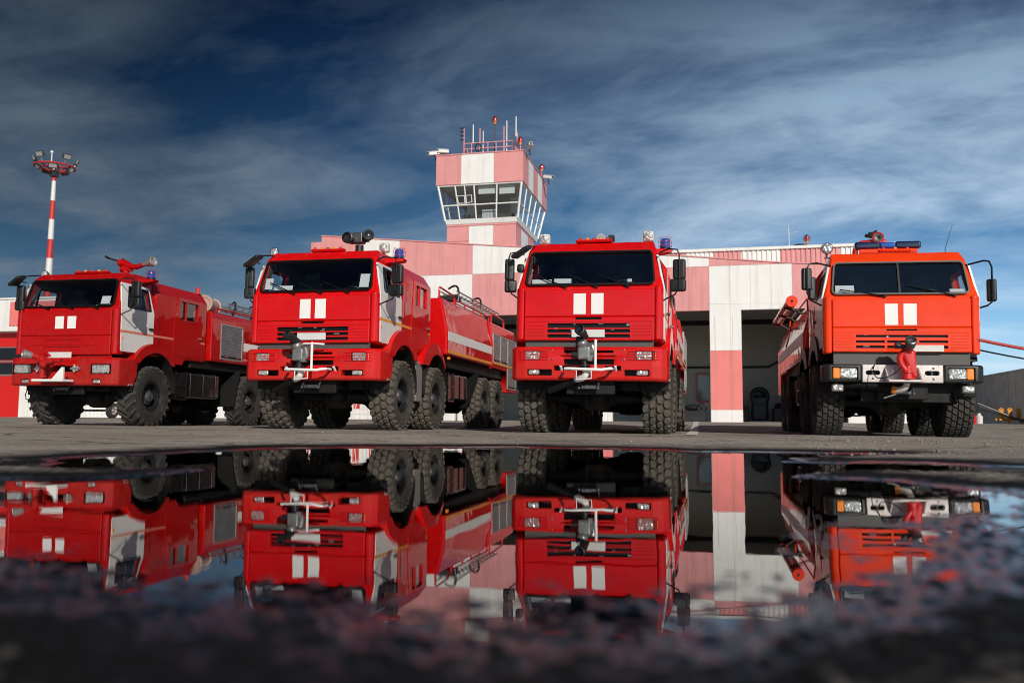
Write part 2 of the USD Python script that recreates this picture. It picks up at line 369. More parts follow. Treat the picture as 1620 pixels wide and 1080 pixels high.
def cbox(x0, x1, y0, y1, z0, z1, c=0.0):
    if c <= 0:
        v = np.array([[x, y, z] for x in (x0, x1) for y in (y0, y1) for z in (z0, z1)], float)
        f = [[0, 1, 3], [0, 3, 2], [4, 6, 7], [4, 7, 5], [0, 4, 5], [0, 5, 1], [2, 3, 7], [2, 7, 6], [0, 2, 6], [0, 6, 4], [1, 5, 7], [1, 7, 3]]
        return v, np.array(f)
    pts = []
    for sx in (0, 1):
        for sy in (0, 1):
            for sz in (0, 1):
                X, Y, Z = (x0, x1)[sx], (y0, y1)[sy], (z0, z1)[sz]
                dx, dy, dz = c * (1 - 2 * sx), c * (1 - 2 * sy), c * (1 - 2 * sz)
                pts += [[X, Y + dy, Z + dz], [X + dx, Y, Z + dz], [X + dx, Y + dy, Z]]
    h = m3.Manifold.hull_points(np.array(pts, float)).to_mesh()
    return np.array(h.vert_properties[:, :3]), np.array(h.tri_verts)


def frame_of(d):
    d = np.asarray(d, float); d = d / np.linalg.norm(d)
    a = np.cross(d, [0, 0, 1.0] if abs(d[2]) < 0.9 else [1.0, 0, 0]); a /= np.linalg.norm(a)
    return d, a, np.cross(d, a)


def tube(pts, r, n=8):
    p = np.asarray(pts, float)
    r = np.broadcast_to(np.asarray(r, float), (len(p),))
    t = np.gradient(p, axis=0) if len(p) > 2 else np.repeat([p[1] - p[0]], 2, 0)
    t /= np.linalg.norm(t, axis=1, keepdims=True)
    _, a, _ = frame_of(t[0])
    ang = np.arange(n) * 2 * PI / n
    V = []
    for i in range(len(p)):
        a = a - t[i] * (a @ t[i]); a /= np.linalg.norm(a)
        b = np.cross(t[i], a)
        V.append(p[i] + r[i] * (np.cos(ang)[:, None] * a + np.sin(ang)[:, None] * b))
    V = np.vstack(V + [p[:1], p[-1:]])
    F = []
    for i in range(len(p) - 1):
        for j in range(n):
            k = (j + 1) % n
            q = [i * n + j, i * n + k, (i + 1) * n + k, (i + 1) * n + j]
            F += [[q[0], q[1], q[2]], [q[0], q[2], q[3]]]
    c0, c1 = len(p) * n, len(p) * n + 1
    for j in range(n):
        k = (j + 1) % n
        F += [[c0, k, j], [c1, (len(p) - 1) * n + j, (len(p) - 1) * n + k]]
    return V, np.array(F)


def bez(p0, p1, p2, n=8):
    t = np.linspace(0, 1, n)[:, None]
    p0, p1, p2 = (np.asarray(q, float) for q in (p0, p1, p2))
    return (1 - t) ** 2 * p0 + 2 * t * (1 - t) * p1 + t ** 2 * p2


def lathe(prof, o, d, n=20):
    """prof: (distance along d, radius) pairs from start to end."""
    d, a, b = frame_of(d)
    o = np.asarray(o, float)
    ang = np.arange(n) * 2 * PI / n
    ring = np.cos(ang)[:, None] * a + np.sin(ang)[:, None] * b
    V = np.vstack([o + h * d + r * ring for h, r in prof])
    F = []
    for i in range(len(prof) - 1):
        for j in range(n):
            k = (j + 1) % n
            q = [i * n + j, i * n + k, (i + 1) * n + k, (i + 1) * n + j]
            F += [[q[0], q[1], q[2]], [q[0], q[2], q[3]]]
    return V, np.array(F)


def rhull(pts, r, n=12):
    s = m3.Manifold.sphere(r, n)
    return m3.Manifold.batch_hull([s.translate([float(c) for c in p]) for p in pts])


def hullp(pts):
    return m3.Manifold.hull_points(np.asarray(pts, float))


def mbox(x0, x1, y0, y1, z0, z1):
    return m3.Manifold.cube([x1 - x0, y1 - y0, z1 - z0]).translate([x0, y0, z0])


def mcylx(x0, x1, y, z, r, n=40):
    return m3.Manifold.cylinder(x1 - x0, r, r, n).rotate([0, 90, 0]).translate([x0, y, z])


def polys(g):
    return [q for q in getattr(g, 'geoms', [g]) if q.geom_type == 'Polygon' and q.area > 1e-6]


def extrude_xz(poly, y0, y1):
    """Polygon in (x, z) as a slab between y0 and y1."""
    b = B()
    for q in polys(poly):
        t = trimesh.creation.extrude_polygon(q, y1 - y0, engine='earcut')
        v = t.vertices
        b.add(np.c_[v[:, 0], y1 - v[:, 2], v[:, 1]], t.faces)
    return b.mesh()


def extrude_yz(poly, x0, x1):
    """Polygon in (y, z) as a slab between x0 and x1."""
    b = B()
    for q in polys(poly):
        t = trimesh.creation.extrude_polygon(q, x1 - x0, engine='earcut')
        v = t.vertices
        b.add(np.c_[x0 + v[:, 2], v[:, 0], v[:, 1]], t.faces)
    return b.mesh()


def to_manifold(t):
    return m3.Manifold(m3.Mesh(np.asarray(t.vertices, np.float32), np.asarray(t.faces, np.uint32)))


def rrect(x0, z0, x1, z1, r):
    return sbox(x0 + r, z0 + r, x1 - r, z1 - r).buffer(r, quad_segs=4)


# ------------------------------------------------------------------ ground
SHORE = [(-3.29, 2.63), (-2.68, 2.87), (-2.37, 3.01), (-2.14, 3.26), (-2.24, 3.58), (-2.71, 3.66), (-3.1, 3.71), (-3.61, 4.04), (-3.74, 4.25), (-3.81, 4.83), (-3.64, 5.39), (-3.69, 6.48), (-3.42, 7.2), (-1.85, 8.17), (-0.69, 8.01), (-0.12, 7.49), (0.65, 7.64), (1.29, 7.42), (0.78, 6.65), (0.56, 6.31), (0.52, 5.57), (1.2, 5.64), (1.69, 5.34), (2.23, 5.32), (0.95, 2.2), (0.55, 1.72), (0.22, 1.24), (-0.02, 1.02), (-0.28, 0.91), (-0.5, 0.91), (-1.03, 1.11), (-1.67, 1.34)]
ISLE = [(0.44, 4.44), (0.86, 4.71), (1.13, 4.62), (1.91, 4.56), (1.29, 3.09), (1.07, 3.39), (0.88, 3.63), (0.7, 3.84), (0.39, 4.01)]

DEEP = SHORE[:24] + [(1.99, 4.74), (1.4, 4.44), (1.15, 4.12), (0.69, 3.25), (0.37, 2.51), (0.17, 1.87), (0.08, 1.55), (-0.12, 1.33), (-0.38, 1.22), (-0.66, 1.19), (-0.95, 1.29), (-1.47, 1.59), (-2.56, 2.05)]


def seg_dist(P, poly):
    """Signed distance to a closed polygon, positive inside."""
    Q = np.asarray(poly, float); R = np.roll(Q, -1, 0)
    best = np.full(len(P), 1e9); inside = np.zeros(len(P), bool)
    for a, b in zip(Q, R):
        ab = b - a
        t = np.clip(((P - a) @ ab) / (ab @ ab), 0, 1)
        best = np.minimum(best, np.hypot(*(P - a - t[:, None] * ab).T))
        cross = ((a[1] > P[:, 1]) != (b[1] > P[:, 1]))
        with np.errstate(divide='ignore', invalid='ignore'):
            xs = a[0] + (P[:, 1] - a[1]) * ab[0] / ab[1]
        inside ^= cross & (P[:, 0] < xs)
    return np.where(inside, best, -best)


def ground_base(X, Y, d):
    """Height of the dry lot: rises from the puddle, level under the trucks, rises again to the station."""
    out = np.maximum(-d, 0)
    z = 0.080 * (1 - np.exp(-out / 2.4)) + 0.010 * (1 - np.exp(-out / 0.12)) * np.clip((Y - 1.8) / 1.0, 0.45, 1)
    tilt = -0.006 * (np.clip(X, -20, 16) + 4.0) * np.clip((out - 1.5) / 4.0, 0, 1) * np.clip((44 - Y) / 14, 0, 1)
    far = np.clip((Y - 19) / 19, 0, 1)
    far = far * far * (3 - 2 * far)
    return z + tilt + 0.265 * far


def ground_z(X, Y):
    P = np.array([[X, Y]], float)
    return float(ground_base(P[:, 0], P[:, 1], np.minimum(seg_dist(P, SHORE), -seg_dist(P, ISLE)))[0])


def build_ground():
    front = np.arctan2(_fw[1], _fw[0])
    a1 = np.linspace(-0.66, 0.66, 640)
    rest = np.linspace(0.68, 2 * PI - 0.68, 90)[1:-1]
    ang = front + np.r_[a1, rest]
    rad = np.r_[0.18, 0.36 * 1.0095 ** np.arange(0, 390), np.geomspace(15.0, 900, 60)]
    A, R = np.meshgrid(ang, rad)
    X, Y = (R * np.cos(A)).ravel(), (R * np.sin(A)).ravel()
    P = np.c_[X, Y]
    warp = np.c_[meshkit.fbm(np.c_[P * 2.2, np.zeros(len(P))], 3, 5) - 0.5, meshkit.fbm(np.c_[P * 2.2, np.full(len(P), 9.0)], 3, 6) - 0.5]
    Pw = P + warp * np.clip(R.ravel()[:, None] * 0.10, 0.05, 0.5)
    d = np.minimum(seg_dist(Pw, SHORE), -seg_dist(Pw, ISLE))
    z = ground_base(X, Y, d)
    inn = np.maximum(d, 0)
    deep = np.maximum(np.minimum(seg_dist(Pw, DEEP), -seg_dist(Pw, ISLE)), 0)       # past the gravelly shelf
    gap = np.maximum(-np.minimum(seg_dist(Pw, DEEP), -seg_dist(Pw, ISLE)), 0)
    t = np.where(deep > 0, 1.0, inn / np.maximum(inn + gap, 1e-6))
    depth = -(0.0024 + 0.0022 * np.clip((X - 0.1) / 0.3, 0, 1)) * (1 - t) + 0.0042 * t * np.clip(inn / 0.02, 0, 1) + 0.030 * (1 - np.exp(-deep / 0.26))
    z = z + np.where(d > 0, -depth, 0.0030 * np.exp(-np.maximum(-d, 0) / 0.05) * (Y < 3.5))
    lump = meshkit.fbm(np.c_[P * 9.0, np.full(len(P), 2.0)], 3, 1) - 0.5
    grit = meshkit.noise(np.c_[P * 42.0, np.full(len(P), 4.0)], 2) ** 2 - 0.3
    fine = meshkit.noise(np.c_[P * 95.0, np.full(len(P), 4.0)], 3) - 0.5
    fade = np.clip(14 / np.maximum(R.ravel(), 1), 0, 1)
    small = np.clip(4.5 / np.maximum(R.ravel(), 1), 0, 1) ** 2
    shelf = np.where(d > 0.02, np.where(X > 0.15, 0.75, 0.30), 1.0)
    z = z + lump * 0.010 * fade * shelf + (grit * 0.0075 + fine * 0.0045) * small
    z = np.where(R.ravel() < 0.5, np.minimum(z, 0.02), z)
    V = np.c_[X, Y, z]
    n, k = len(ang), len(rad)
    i, j = np.meshgrid(np.arange(k - 1), np.arange(n), indexing='ij')
    j2 = (j + 1) % n
    q = np.stack([i * n + j, (i + 1) * n + j, (i + 1) * n + j2, i * n + j2], -1).reshape(-1, 4)
    F = np.vstack([q[:, [0, 1, 2]], q[:, [0, 2, 3]]])
    V = np.vstack([V, [[0, 0, 0.01]]])
    c = len(V) - 1
    F = np.vstack([F, np.array([[c, t, (t + 1) % n] for t in range(n)])])
    return trimesh.Trimesh(V, F, process=False)


solo('asphalt_ground', build_ground(), 'asphalt', kind='structure', smooth=True)
w = Polygon(SHORE).buffer(0.6)
wt = trimesh.creation.triangulate_polygon(w, engine='earcut')
solo('puddle_water', trimesh.Trimesh(np.c_[wt[0], np.zeros(len(wt[0]))], wt[1], process=False), 'puddle_water', kind='structure', smooth=False)


def line_mark(x0, y0, x1, y1, wdt, label):
    b = B(); n = 24
    a = np.array([x0, y0]); c = np.array([x1, y1]); dv = (c - a) / np.linalg.norm(c - a); nv = np.array([-dv[1], dv[0]]) * wdt / 2
    V, F = [], []
    for k in range(n + 1):
        q = a + (c - a) * k / n
        for s in (-1, 1):
            e = q + s * nv
            V.append([e[0], e[1], ground_z(*e) + 0.012])
        if k:
            o = 2 * k
            F += [[o - 2, o - 1, o + 1], [o - 2, o + 1, o]]
    solo('lane_marking', b.add(V, F), 'line_white', label, 'road marking', 'white lines painted on the lot', smooth=False)


line_mark(-.27, 13.4, -.55, 37.3, 0.19, 'white painted line running to the station between the third truck and the pillar')
line_mark(-3.0, 37.9, 7.5, 37.9, 0.14, 'thin white painted line along the threshold of the garage doors')
line_mark(4.8, 20.0, 4.2, 36.5, 0.16, 'white painted line on the ground under the orange truck')


# ------------------------------------------------------------------ fire trucks
def zb_x(z, w=1.17):
    return w - np.maximum(np.asarray(z) - 2.32, 0) * 0.2


def ws_y(z):
    return 0.118 + (np.asarray(z) - 2.3) * 0.3


def side_panel(poly, side, off=0.0, thick=0.02, w=1.17):
    """A plate in (y, z) lying on the cab's side, which leans inward above the waist."""
    b = B()
    lo, hi = poly.intersection(sbox(-1, -1, 20, 2.32)), poly.intersection(sbox(-1, 2.32, 20, 5))
    for g in (lo, hi):
        for q in polys(g):
            t = extrude_yz(q, off - thick, off)
            v = t.vertices.copy()
            v[:, 0] = side * (v[:, 0] + zb_x(v[:, 2], w))
            b.add(v, t.faces if side > 0 else t.faces[:, ::-1])
    return b.mesh()


def ws_panel(poly, off=0.0, thick=0.01):
    """A plate in (x, z) lying on the slanted windscreen plane."""
    t = extrude_xz(poly, -thick, 0.0)
    v = t.vertices.copy()
    v[:, 1] = v[:, 1] + ws_y(v[:, 2]) - off
    return trimesh.Trimesh(v, t.faces, process=False)


def tyre_meshes(style):
    """(tyre, lugs, rim, hub) about the x axis, outer face towards +x."""
    R, W = 0.63, 0.215
    carc = [(-W * 0.86, 0.30), (-W * 1.0, 0.37), (-W * 1.03, 0.45), (-W * 0.98, 0.54), (-W * 0.86, 0.588), (-W * 0.55, 0.600), (0, 0.603), (W * 0.55, 0.600), (W * 0.86, 0.588), (W * 0.98, 0.54), (W * 1.03, 0.45), (W * 1.0, 0.37), (W * 0.93, 0.325), (W * 0.86, 0.30)]
    tyre = B().lathe(carc, (0, 0, 0), (1, 0, 0), 48)
    for r in (0.415, 0.50):
        for s in (-1, 1):
            tyre.lathe([(s * W * 1.012, r - 0.012), (s * (W * 1.012 + 0.008), r), (s * W * 1.012, r + 0.012)][::1 if s > 0 else -1], (0, 0, 0), (1, 0, 0), 48)
    lug = B()

    def block(cx, ca, hx, ha, skew, h=0.036, r0=0.598, drop=0.0, pts=None):
        base = pts or [(-hx, -ha), (hx, -ha), (hx, ha), (-hx, ha)]
        V = []
        for k, (dx, da) in enumerate(base):
            da2 = da + skew * dx
            V.append((cx + dx, ca + da2 / R, r0 - drop * abs(cx + dx) / W))
        for k, (dx, da) in enumerate(base):
            da2 = da * 0.88 + skew * dx
            V.append((cx + dx * 0.91, ca + da2 / R, r0 + h - drop * abs(cx + dx) / W))
        V = np.array([(x, r * math.cos(a), r * math.sin(a)) for x, a, r in V])
        m = len(base)
        F = [[m, m + i, m + i + 1] for i in range(1, m - 1)]
        for i in range(m):
            j = (i + 1) % m
            F += [[i, j, m + j], [i, m + j, m + i]]
        lug.add(V, F)

    octa = lambda hx, ha: [(-hx * .62, -ha), (hx * .62, -ha), (hx, -ha * .25), (hx * .9, ha * .45), (hx * .55, ha), (-hx * .55, ha), (-hx * .9, ha * .45), (-hx, -ha * .25)]
    if style == 'block':
        n = 26
        for k in range(n):
            a = 2 * PI * k / n
            for c, sh in ((-0.168, 0.0), (-0.058, 0.5), (0.058, 0.0), (0.168, 0.5)):
                aa = a + sh * 2 * PI / n
                block(c, aa, 0.050, 0.062, 0.25 * np.sign(c), pts=octa(0.048, 0.060), drop=0.0 if abs(c) < .1 else 0.012)
            for s in (-1, 1):                         # shoulder bars down the sidewall
                a2 = a + (0.5 if s > 0 else 0.0) * 2 * PI / n
                V = []
                for (x, r, hw) in ((s * W * 0.88, 0.615, .045), (s * W * 1.06, 0.555, .040), (s * W * 0.9, 0.50, .03)):
                    for da in (-hw, hw):
                        V.append((x, r * math.cos(a2 + da / R), r * math.sin(a2 + da / R)))
                V = np.array(V)
                lug.add(V, [[0, 1, 3], [0, 3, 2], [2, 3, 5], [2, 5, 4]] if s > 0 else [[0, 3, 1], [0, 2, 3], [2, 5, 3], [2, 4, 5]])
    elif style == 'bar':
        n = 22
        for k in range(n):
            for s in (-1, 1):
                a = 2 * PI * (k + (0.5 if s > 0 else 0)) / n
                block(s * 0.10, a, 0.112, 0.040, -0.75 * s, h=0.040, drop=0.010)
                V = []
                for (x, r, hw) in ((s * W * 0.88, 0.612, .040), (s * W * 1.05, 0.56, .036), (s * W * 0.95, 0.505, .03)):
                    for da in (-hw, hw):
                        V.append((x, r * math.cos(a + (da - 0.085) / R), r * math.sin(a + (da - 0.085) / R)))
                lug.add(np.array(V), [[0, 1, 3], [0, 3, 2], [2, 3, 5], [2, 5, 4]] if s > 0 else [[0, 3, 1], [0, 2, 3], [2, 5, 3], [2, 4, 5]])
    else:
        n = 32
        for k in range(n):
            a = 2 * PI * k / n
            for q, c in enumerate((-0.18, -0.092, 0.0, 0.092, 0.18)):
                aa = a + (q % 2) * PI / n
                block(c, aa, 0.039, 0.046, 0.45, h=0.03, drop=0.0 if abs(c) < .15 else 0.01)
            for s in (-1, 1):
                V = []
                for (x, r, hw) in ((s * W * 0.88, 0.612, .04), (s * W * 1.05, 0.565, .036), (s * W * 1.02, 0.53, .034)):
                    for da in (-hw, hw):
                        V.append((x, r * math.cos(a + da / R), r * math.sin(a + da / R)))
                lug.add(np.array(V), [[0, 1, 3], [0, 3, 2], [2, 3, 5], [2, 5, 4]] if s > 0 else [[0, 3, 1], [0, 2, 3], [2, 5, 3], [2, 4, 5]])
    rim = B().lathe([(-0.18, 0.0), (-0.18, 0.30), (-0.16, 0.315), (0.10, 0.285), (0.175, 0.295), (0.198, 0.318), (0.186, 0.318), (0.16, 0.30), (0.16, 0.262), (0.02, 0.25), (-0.01, 0.20), (0.03, 0.155), (0.03, 0.0)], (0, 0, 0), (1, 0, 0), 36)
    hub = B().lathe([(0.02, 0.165), (0.075, 0.160), (0.085, 0.115), (0.15, 0.10), (0.165, 0.08), (0.17, 0.0)], (0, 0, 0), (1, 0, 0), 20)
    for k in range(10):
        a = 2 * PI * k / 10
        hub.cyl((0.0, 0.205 * math.cos(a), 0.205 * math.sin(a)), (0.045, 0.205 * math.cos(a), 0.205 * math.sin(a)), 0.017, n=6)
    for k in range(8):
        a = 2 * PI * k / 8
        hub.cyl((0.07, 0.135 * math.cos(a), 0.135 * math.sin(a)), (0.10, 0.135 * math.cos(a), 0.135 * math.sin(a)), 0.012, n=6)
    return [x.mesh() for x in (tyre, lug, rim, hub)]


WHEELS = {s: tyre_meshes(s) for s in ('block', 'bar', 'diamond')}


def wheel(T, x, y, z, style, dark=False, steer=0.0):
    side = 1 if x > 0 else -1
    p = group_part(T, 'wheel', (x, y, z), (0 if side > 0 else 180) + steer)
    ty, lg, rm, hb = WHEELS[style]
    spin = rng.uniform(0, 2 * PI)
    Rm = np.array([[1, 0, 0], [0, math.cos(spin), -math.sin(spin)], [0, math.sin(spin), math.cos(spin)]])
    for nm, me, mt in (('tyre', ty, 'tyre_rubber_black' if dark else 'tyre_rubber'), ('tread_lugs', lg, 'tyre_lug_black' if dark else 'tyre_lug_dusty'), ('rim', rm, 'rim_black'), ('hub', hb, 'hub_steel')):
        part(p, nm, trimesh.Trimesh(me.vertices @ Rm.T, me.faces, process=False), mt, 30 if nm != 'tread_lugs' else False, kind='stuff' if nm == 'tread_lugs' else None)


def mirror(T, c, w, h, d=0.09, yaw=0.0, pitch=0.0):
    g = rhull([(sx * (w / 2 - 0.035), sy * (d / 2 - 0.03), sz * (h / 2 - 0.035)) for sx in (-1, 1) for sy in (-1, 1) for sz in (-1, 1)], 0.034, 12)
    g = g + m3.Manifold.cylinder(0.03, 0.03, 0.022, 12).rotate([90, 0, 0]).translate([0, -d / 2 + 0.01, 0])
    g = g.rotate([pitch, 0, yaw]).translate([float(q) for q in c])
    p = group_part(T, 'mirror')
    part(p, 'mirror_housing', g, 'black_plastic')
    gl = mbox(-w / 2 + 0.02, w / 2 - 0.02, d / 2 - 0.001, d / 2 + 0.004, -h / 2 + 0.02, h / 2 - 0.02).rotate([pitch, 0, yaw]).translate([float(q) for q in c])
    part(p, 'mirror_glass', gl, 'steel', False)


def work_lamp(T, c, square=False, stem=0.1, r=0.085, housing='dark_steel'):
    p = group_part(T, 'work_lamp')
    x, y, z = c
    if square:
        h = rhull([(x + a * (r - .03), y + b, z + e * (r - .03)) for a in (-1, 1) for b in (-.0, .06) for e in (-1, 1)], 0.032, 12)
        part(p, 'lamp_housing', h, 'cream_plastic')
        part(p, 'lamp_glass', B().lathe([(0.0, r * 0.86), (0.012, r * 0.8), (0.022, r * .45), (0.026, 0.0)], (x, y - 0.03, z), (0, -1, 0), 20), 'lamp_lens')
    else:
        part(p, 'lamp_housing', B().lathe([(-0.012, r * 0.9), (0.0, r), (0.03, r), (0.09, r * 0.7), (0.125, r * 0.3), (0.13, 0)], (x, y, z), (0, 1, 0), 24), housing)
        part(p, 'lamp_glass', B().lathe([(0.0, r * 0.92), (0.014, r * 0.8), (0.026, r * .4), (0.03, 0.0)], (x, y, z), (0, -1, 0), 24), 'lamp_lens')
    part(p, 'lamp_bracket', B().cyl((x, y + .04, z - r * .9), (x, y + 0.04, z - r - stem), 0.016, n=8).box(x - .045, x + .045, y, y + .08, z - r - stem - 0.012, z - r - stem, 0.004), 'dark_steel' if not square else 'cream_plastic')


def beacon(T, c, side, red, cage=True):
    x, y, z = c
    p = group_part(T, 'beacon')
    s = side
    part(p, 'beacon_bracket', hullp([(x - s * .22, y - .16, z - .10), (x - s * .22, y + .16, z - .10), (x + s * .12, y - .09, z - .015), (x + s * .12, y + .09, z - .015), (x - s * .20, y - .14, z - .012), (x - s * .20, y + .14, z - .012), (x + s * .10, y - .09, z - .06), (x + s * .10, y + .09, z - .06)]), red, False)
    part(p, 'beacon_base', B().lathe([(-0.02, 0.0), (-0.02, 0.085), (0.015, 0.085), (0.025, 0.075), (0.025, 0)], (x, y, z), (0, 0, 1), 20), 'black_trim')
    part(p, 'beacon_dome', B().lathe([(0.02, 0.082), (0.055, 0.086), (0.06, 0.080), (0.095, 0.084), (0.10, 0.078), (0.14, 0.080), (0.17, 0.062), (0.18, 0.0)], (x, y, z), (0, 0, 1), 24), 'blue_lens')
    if cage:
        b = B()
        for h, r in ((0.05, 0.108), (0.12, 0.112), (0.185, 0.095)):
            b.tube([(x + r * math.cos(a), y + r * math.sin(a), z + h) for a in np.linspace(0, 2 * PI, 21)], 0.0032, 5)
        for k in range(4):
            a = k * PI / 2 + .4
            b.tube([(x + .09 * math.cos(a), y + .09 * math.sin(a), z), (x + .11 * math.cos(a), y + .11 * math.sin(a), z + .06), (x + .11 * math.cos(a), y + .11 * math.sin(a), z + .13), (x + .08 * math.cos(a), y + .08 * math.sin(a), z + .19)], 0.0032, 5)
        part(p, 'beacon_cage', b, red)


def wiper(T, pivot, tip, zp, zt):
    a = np.array([pivot, ws_y(zp) - 0.035, zp]); t = np.array([tip, ws_y(zt) - 0.03, zt])
    b = B().cyl(a + (0, 0.03, 0), a - (0, 0.015, 0), 0.022, n=8)
    b.tube([a, a * .45 + t * .55 + (0, -0.015, 0.0), t], [0.015, 0.012, 0.009], 6)
    mid, d = t, np.array([tip - pivot, 0, zt - zp]); d = d / np.linalg.norm(d)
    e0, e1 = t - d * 0.34, t + d * 0.16
    for e in (e0, e1):
        e[1] = ws_y(e[2]) - 0.018
    b.tube([e0, t + (0, .006, 0), e1], 0.011, 6)
    part(T, 'wiper', b, 'black_trim')


def arch_part(T, side, co, ro, ci, ri, zmin, mat, x0=0.88, x1=1.255):
    from shapely.geometry import Point
    ring = Point(*co).buffer(ro, quad_segs=16).difference(Point(*ci).buffer(ri, quad_segs=16)).intersection(sbox(-1, zmin, 12, 4))
    t = extrude_yz(ring, x0, x1) if side > 0 else extrude_yz(ring, -x1, -x0)
    part(T, 'wheel_arch', t, mat)
    liner = Point(*ci).buffer(ri, quad_segs=16).difference(Point(*ci).buffer(ri - 0.02, quad_segs=16)).intersection(sbox(-1, ci[1] - 0.1, 12, 4))
    part(T, 'arch_liner', extrude_yz(liner, *((0.60, x1 - 0.02) if side > 0 else (-x1 + 0.02, -0.60))), 'chassis_black')


